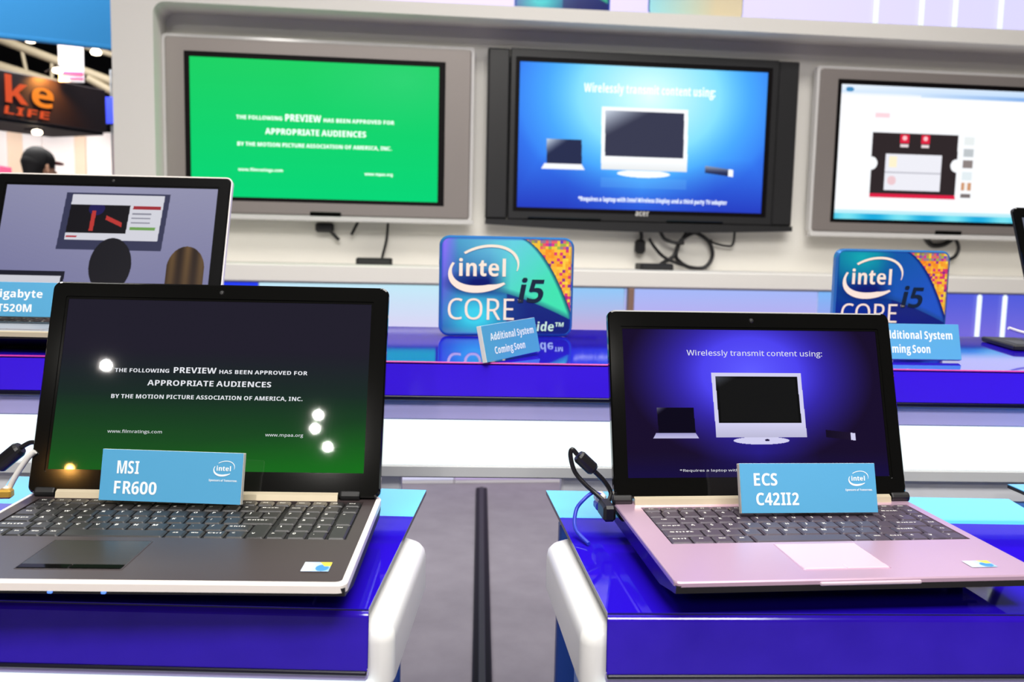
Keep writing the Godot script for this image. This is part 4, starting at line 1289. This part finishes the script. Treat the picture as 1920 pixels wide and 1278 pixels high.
# ==================================================================== signs
func badge_art(u: float, w: float, kind: int) -> Color:
	var teal := rgb8(104, 214, 212) if kind == 0 else rgb8(26, 90, 160)
	var navy := rgb8(24, 44, 120) if kind == 0 else rgb8(16, 26, 120)
	var green := rgb8(70, 236, 166) if kind == 0 else rgb8(40, 90, 190)
	var c := mix3(rgb8(96, 200, 216) if kind == 0 else rgb8(20, 150, 160), navy, 0.25 + w * 0.8)
	if kind == 0:
		c = mix3(c, rgb8(62, 214, 220), clampf(0.6 - Vector2(u - 0.27, w - 0.8).length() * 1.5, 0, 1) * 2.0)
		c = mix3(c, rgb8(112, 204, 214), clampf(0.45 - Vector2(u - 0.42, w - 0.08).length() * 1.3, 0, 1) * 2.0)
		c = mix3(c, rgb8(150, 110, 240), clampf(0.14 - u, 0, 0.1) * 9.0 * (1.0 - w))
		c = mix3(c, rgb8(220, 180, 220), (w - 0.9) * 6.0 * clampf(0.6 - u, 0, 1))
	else:
		c = mix3(c, rgb8(26, 190, 176), clampf(0.4 - Vector2(u - 0.22, w - 0.1).length() * 1.2, 0, 1) * 2.0)
		c = mix3(c, rgb8(20, 40, 170), (w - 0.55) * 1.2)
	# dark sweep under the oval
	var e := Vector2((u - 0.3) / 0.26, (w - 0.47) / 0.13).length()
	c = mix3(c, rgb8(20, 30, 104), (1.15 - e) * 1.1)
	# leaf-shaped field at the right
	var edge := 0.55 + 0.43 * sqrt(maxf(0.0, w / 0.74))
	var low := 0.56 + 0.26 * pow(clampf((u - 0.45) / 0.52, 0.0, 1.0), 1.3)
	if u < edge and w < low and u > 0.3 + 0.25 * absf(w - 0.2):
		var f := mix3(teal, green, (u - 0.45) * 1.5 + (w - 0.2) * 1.2)
		f = mix3(f, rgb8(20, 60, 90) if kind == 0 else rgb8(16, 24, 90), 1.0 - (edge - u) * 30.0)
		f = mix3(f, rgb8(30, 70, 110), (w - low + 0.06) * 10.0)
		c = mix3(c, f, (u - 0.36) * 6.0)
	elif u < edge + 0.02 and w > low - 0.02 and u > 0.5:
		c = mix3(c, rgb8(26, 34, 110), 0.7)
	if u > edge and w < 0.76:
		# speckled warm corner like a chip die: a patchwork of small cells
		var cell := Vector2(floorf(u * 46.0), floorf(w * 34.0))
		var r := absf(fmod(sin(cell.dot(Vector2(12.99, 78.23)) + kind) * 4375.85, 1.0))
		var r2 := absf(fmod(sin(cell.dot(Vector2(39.35, 11.13)) + kind) * 2743.17, 1.0))
		c = mix3(rgb8(252, 132, 34), rgb8(254, 222, 70), (u - 0.55) * 1.6 + (r - 0.5) * 0.7)
		if r2 > 0.86: c = rgb8(222, 60, 110)
		elif r2 < 0.07: c = rgb8(150, 50, 130)
		if w < 0.12: c = mix3(c, [rgb8(220, 60, 150), rgb8(90, 190, 90), rgb8(80, 90, 210), rgb8(240, 210, 60)][int(r * 3.99)], 0.55)
	var b := minf(minf(u, 1.0 - u) * 1.3, minf(w, 1.0 - w))
	return mix3(c, rgb8(36, 60, 190) if kind == 0 else rgb8(20, 30, 140), 1.0 - b * 24.0)

func badge(label: String, where: Vector3, turn: float, w: float, kind: int, parts := true) -> void:
	var h := w * 0.735
	var t := thing("badge_sign", label, "sign", where, turn, "")
	var st := mb()
	plate(st, -w / 2, w / 2, 0.0, h, w * 0.075, -0.014, 0.0, 0.003)
	obj("block", st, M.badge_rim, t)
	var face := mat("badge_face_%d" % used["badge_sign"], Color.WHITE, 0.18)
	face.albedo_texture = paint(320, 236, badge_art.bind(kind)) if kind < 2 else paint(64, 48, func(u, q): return mix3(rgb8(170, 240, 250), rgb8(240, 226, 190), u * 1.4).lerp(rgb8(220, 200, 250), clampf(0.5 - q, 0, 0.4)))
	st = mb()
	var o := rr(-w / 2 + 0.004, w / 2 - 0.004, 0.004, h - 0.004, w * 0.065)
	var tr := Geometry2D.triangulate_polygon(o)
	for i in range(0, tr.size(), 3):
		var ps := [o[tr[i]], o[tr[i + 1]], o[tr[i + 2]]]
		if (ps[1] - ps[0]).cross(ps[2] - ps[0]) > 0: ps.reverse()
		for p in ps:
			st.set_normal(Vector3.BACK)
			st.set_uv(Vector2(p.x / w + 0.5, 1.0 - p.y / h))
			st.add_vertex(p3(p, 0.0006))
	obj("printed_face", st, face, t)
	if not parts: return
	var xf := Transform3D(Basis.IDENTITY, Vector3(-w / 2, 0, 0.0014))
	st = mb()
	txt(st, "intel", xf, w * 0.315, h * 0.6, h * 0.165, w * 0.345, true)
	swoosh(st, xf, w * 0.325, h * 0.675, w * 0.262, h * 0.235, w * 0.044)
	txt(st, "CORE", xf, w * 0.31, h * 0.165, h * 0.205, w * 0.49, false)
	txt(st, "™", xf, w * 0.6, h * 0.32, h * 0.05, w * 0.04, false)
	obj("cream_lettering", st, M.cream_text, t)
	st = mb()
	txt(st, "i5", xf, w * 0.685, h * 0.34, h * 0.235, w * 0.18, true, 0.18)
	obj("dark_lettering", st, M.navy_text, t)
	st = mb()
	txt(st, "inside™", xf, w * 0.765, h * 0.055, h * 0.09, w * 0.33, true, 0.1)
	obj("pale_lettering", st, M.side_text, t)

# a foam-board name card: leaning, lying on its lower edge
func card(label: String, where: Vector3, turn: float, lean: float, w: float, h: float, lines: Array, logo: bool, roll := 0.0) -> void:
	var t := thing("name_card", label, "card", where, turn)
	t.basis = Basis(Vector3.UP, turn) * Basis(Vector3.BACK, roll)
	var tip := Transform3D(Basis(Vector3.RIGHT, -lean), Vector3(0, 0.0085 * sin(lean) + 0.0008, 0))
	var st := mb()
	box(st, Vector3(0, h / 2, -0.0045), Vector3(w, h, 0.0076), 0.0004)
	obj("foam_board", st, M.card_core, t, tip)
	obj("printed_face", one_box(Vector3(0, h / 2, -0.0003), Vector3(w - 0.0004, h - 0.0004, 0.0008), 0.0002), M.card_blue, t, tip)
	st = mb()
	var xf := tip * Transform3D(Basis.IDENTITY, Vector3(-w / 2, 0, 0.0004))
	for l in lines:
		txt(st, l[0], xf, (l[1] + l[2]) / 2.0 * w, l[3] * h, l[4] * h, (l[2] - l[1]) * w, true)
	if logo:
		swoosh(st, xf, w * 0.87, h * 0.69, w * 0.075, h * 0.15, w * 0.011)
		txt(st, "intel", xf, w * 0.868, h * 0.645, h * 0.09, w * 0.1)
		txt(st, "Sponsors of Tomorrow.", xf, w * 0.868, h * 0.44, h * 0.04, w * 0.2)
	obj("lettering", st, M.card_text, t)
	# the fold-out strut behind
	obj("strut", one_box(Vector3(0, 0.012, -0.021), Vector3(w * 0.25, 0.003, 0.018), 0.0005), M.card_core, t)

func signs() -> void:
	badge("square blue-green badge sign with orange corner, behind the tilted card", v(0.1775, -0.1695, -1.605), 0.03, 0.243, 0)
	badge("square dark blue badge sign with orange corner, right of the violet screen", v(0.942, -0.1695, -1.665), -0.03, 0.232, 1)
	badge("teal badge panel on the light box, left of the pastel one", v(0.705, 1.055, -4.28), 0.0, 0.45, 0, false)
	badge("pastel badge panel on the light box above the black television", v(1.345, 1.07, -4.28), 0.0, 0.46, 2, false)
	card("blue name card with two white lines leaning on dark brown laptop's screen", v(-0.247, -0.2835, -0.957), -0.16, 0.24, 0.152, 0.054, [["MSI", 0.115, 0.27, 0.53, 0.25], ["FR600", 0.105, 0.405, 0.14, 0.245]], true)
	card("blue name card with two white lines on pink laptop's keyboard", v(0.4315, -0.285, -0.895), -0.02, 0.3, 0.152, 0.053, [["ECS", 0.1, 0.27, 0.55, 0.25], ["C42II2", 0.11, 0.42, 0.16, 0.25]], true)
	card("blue name card cut by the left edge, on the grey-decked laptop", v(-0.615, -0.134, -1.46), -0.1, 0.2, 0.155, 0.054, [["Gigabyte", 0.35, 0.86, 0.55, 0.22], ["T520M", 0.42, 0.76, 0.14, 0.22]], false)
	card("small blue name card turned aside and tilted before the blue-green badge", v(0.157, -0.169, -1.293), 0.86, 0.22, 0.138, 0.052, [["Additional System", 0.12, 0.93, 0.56, 0.2], ["Coming Soon", 0.16, 0.72, 0.18, 0.2]], false, 0.03)
	card("blue name card before the dark blue badge, partly behind the violet screen", v(0.775, -0.169, -1.29), -0.04, 0.3, 0.15, 0.056, [["Additional System", 0.16, 0.92, 0.57, 0.22], ["Coming Soon", 0.16, 0.67, 0.18, 0.22]], false)

# ==================================================================== cables on the tables
func cables() -> void:
	var z := -0.985
	# adapter lead of the pink laptop: ferrite, loop and plug
	var t := thing("laptop_cable", "black lead with fat ferrite plugged in beside the pink laptop", "cable", v(0.222, -0.29, z))
	var o := Vector3(0.222, -0.29, 0)
	var st := mb()
	tube(st, [(Vector3(0.214, -0.258, 0.0) - o), (Vector3(0.226, -0.27, 0.0) - o), (Vector3(0.233, -0.283, 0.004) - o), (Vector3(0.226, -0.292, 0.014) - o)], 0.0028, 8, 5)
	obj("lead", st, M.cable_black, t)
	st = mb()
	tube(st, [(Vector3(0.193, -0.238, 0.0) - o), (Vector3(0.187, -0.232, 0.0) - o), (Vector3(0.1855, -0.24, 0.0) - o), (Vector3(0.191, -0.258, 0.0) - o), (Vector3(0.203, -0.272, 0.004) - o), (Vector3(0.214, -0.281, 0.008) - o), (Vector3(0.222, -0.288, 0.016) - o)], 0.0026, 8, 5)
	obj("lead", st, M.cable_black, t)
	var a: Vector3 = (Vector3(0.194, -0.239, 0.0) - o)
	var b: Vector3 = (Vector3(0.213, -0.2565, 0.0) - o)
	var d := (b - a).normalized()
	st = mb()
	lathe(st, [Vector2(0, 0), Vector2(0.0065, 0.0005), Vector2(0.0078, 0.003), Vector2(0.0078, 0.023), Vector2(0.0065, 0.0255), Vector2(0, 0.026)], 16, Transform3D(Basis(d.cross(Vector3.BACK), d, -d.cross(Vector3.BACK).cross(d)), a))
	obj("ferrite", st, M.cable_black, t)
	obj("plug", one_box((Vector3(0.2225, -0.294, 0.03) - o), Vector3(0.014, 0.018, 0.034), 0.003), M.cable_black, t)
	t = thing("video_cable", "blue video cable with pale plug beside the pink laptop", "cable", v(0.2, -0.305, z))
	o = Vector3(0.2, -0.305, 0)
	st = mb()
	tube(st, [(Vector3(0.222, -0.286, 0.0) - o), (Vector3(0.212, -0.2815, 0.004) - o), (Vector3(0.2, -0.288, 0.01) - o), (Vector3(0.191, -0.299, 0.014) - o), (Vector3(0.188, -0.315, 0.03) - o), (Vector3(0.197, -0.322, 0.06) - o)], 0.0022, 8, 5)
	obj("lead", st, M.cable_blue, t)
	obj("plug", one_box((Vector3(0.222, -0.289, -0.004) - o), Vector3(0.012, 0.01, 0.018), 0.002), M.cable_white, t)
	obj("shroud", one_box((Vector3(0.222, -0.2985, -0.004) - o), Vector3(0.012, 0.009, 0.018), 0.002), M.cable_blue, t)
	# leads at the left frame edge
	z = -1.04
	t = thing("laptop_cable", "black lead with thick ferrite at the left edge by the dark brown laptop", "cable", v(-0.45, -0.3, z))
	o = Vector3(-0.45, -0.3, 0)
	a = (Vector3(-0.452, -0.262, 0.0) - o)
	b = (Vector3(-0.426, -0.24, 0.0) - o)
	d = (b - a).normalized()
	st = mb()
	lathe(st, [Vector2(0, 0), Vector2(0.007, 0.0005), Vector2(0.0088, 0.003), Vector2(0.0088, 0.03), Vector2(0.007, 0.0335), Vector2(0, 0.034)], 16, Transform3D(Basis(d.cross(Vector3.BACK), d, -d.cross(Vector3.BACK).cross(d)), a))
	obj("ferrite", st, M.cable_black, t)
	st = mb()
	tube(st, [b, (Vector3(-0.416, -0.2345, 0.0) - o), (Vector3(-0.408, -0.236, 0.002) - o), (Vector3(-0.404, -0.25, 0.004) - o), (Vector3(-0.406, -0.29, 0.006) - o)], 0.0026, 8, 5)
	obj("lead", st, M.cable_black, t)
	st = mb()
	tube(st, [a, (Vector3(-0.475, -0.28, 0.0) - o), (Vector3(-0.5, -0.32, -0.02) - o)], 0.0026, 8, 5)
	obj("lead", st, M.cable_black, t)
	t = thing("audio_cable", "white lead with gold plug at the left edge by the dark brown laptop", "cable", v(-0.43, -0.29, z + 0.02))
	o = Vector3(-0.43, -0.29, 0)
	st = mb()
	tube(st, [(Vector3(-0.404, -0.24, 0.0) - o), (Vector3(-0.412, -0.248, 0.0) - o), (Vector3(-0.424, -0.266, 0.0) - o), (Vector3(-0.432, -0.281, 0.0) - o)], 0.0032, 8, 5)
	obj("lead", st, M.cable_white, t)
	st = mb()
	tube(st, [(Vector3(-0.432, -0.281, 0.0) - o), (Vector3(-0.445, -0.289, 0.006) - o), (Vector3(-0.47, -0.293, 0.012) - o)], 0.0045, 8, 5)
	obj("lead", st, M.cable_white, t)
	obj("gold_plug", one_box((Vector3(-0.433, -0.285, 0.006) - o), Vector3(0.014, 0.01, 0.012), 0.002), M.plug_gold, t)
	t = thing("drive_case", "flat thin black device lying on the counter at the right edge", "device", v(1.101, -0.1695, -1.516), -1.844)
	obj("case", one_box(Vector3(0, 0.005, 0), Vector3(0.16, 0.009, 0.06), 0.002), M.black_matt, t)
	obj("label_plate", one_box(Vector3(0.02, 0.0095, 0), Vector3(0.07, 0.0008, 0.03), 0.0002), M.black_plastic, t)
	t = thing("phone_cable", "thin white cable over the counter at the right edge of the photo", "cable", v(1.05, -0.13, -1.45))
	st = mb()
	tube(st, [Vector3(-0.01, 0.0, 0), Vector3(0.02, -0.008, 0.0), Vector3(0.06, -0.012, 0.01), Vector3(0.1, -0.02, 0.02)], 0.003, 8, 5)
	obj("lead", st, M.cable_white, t)
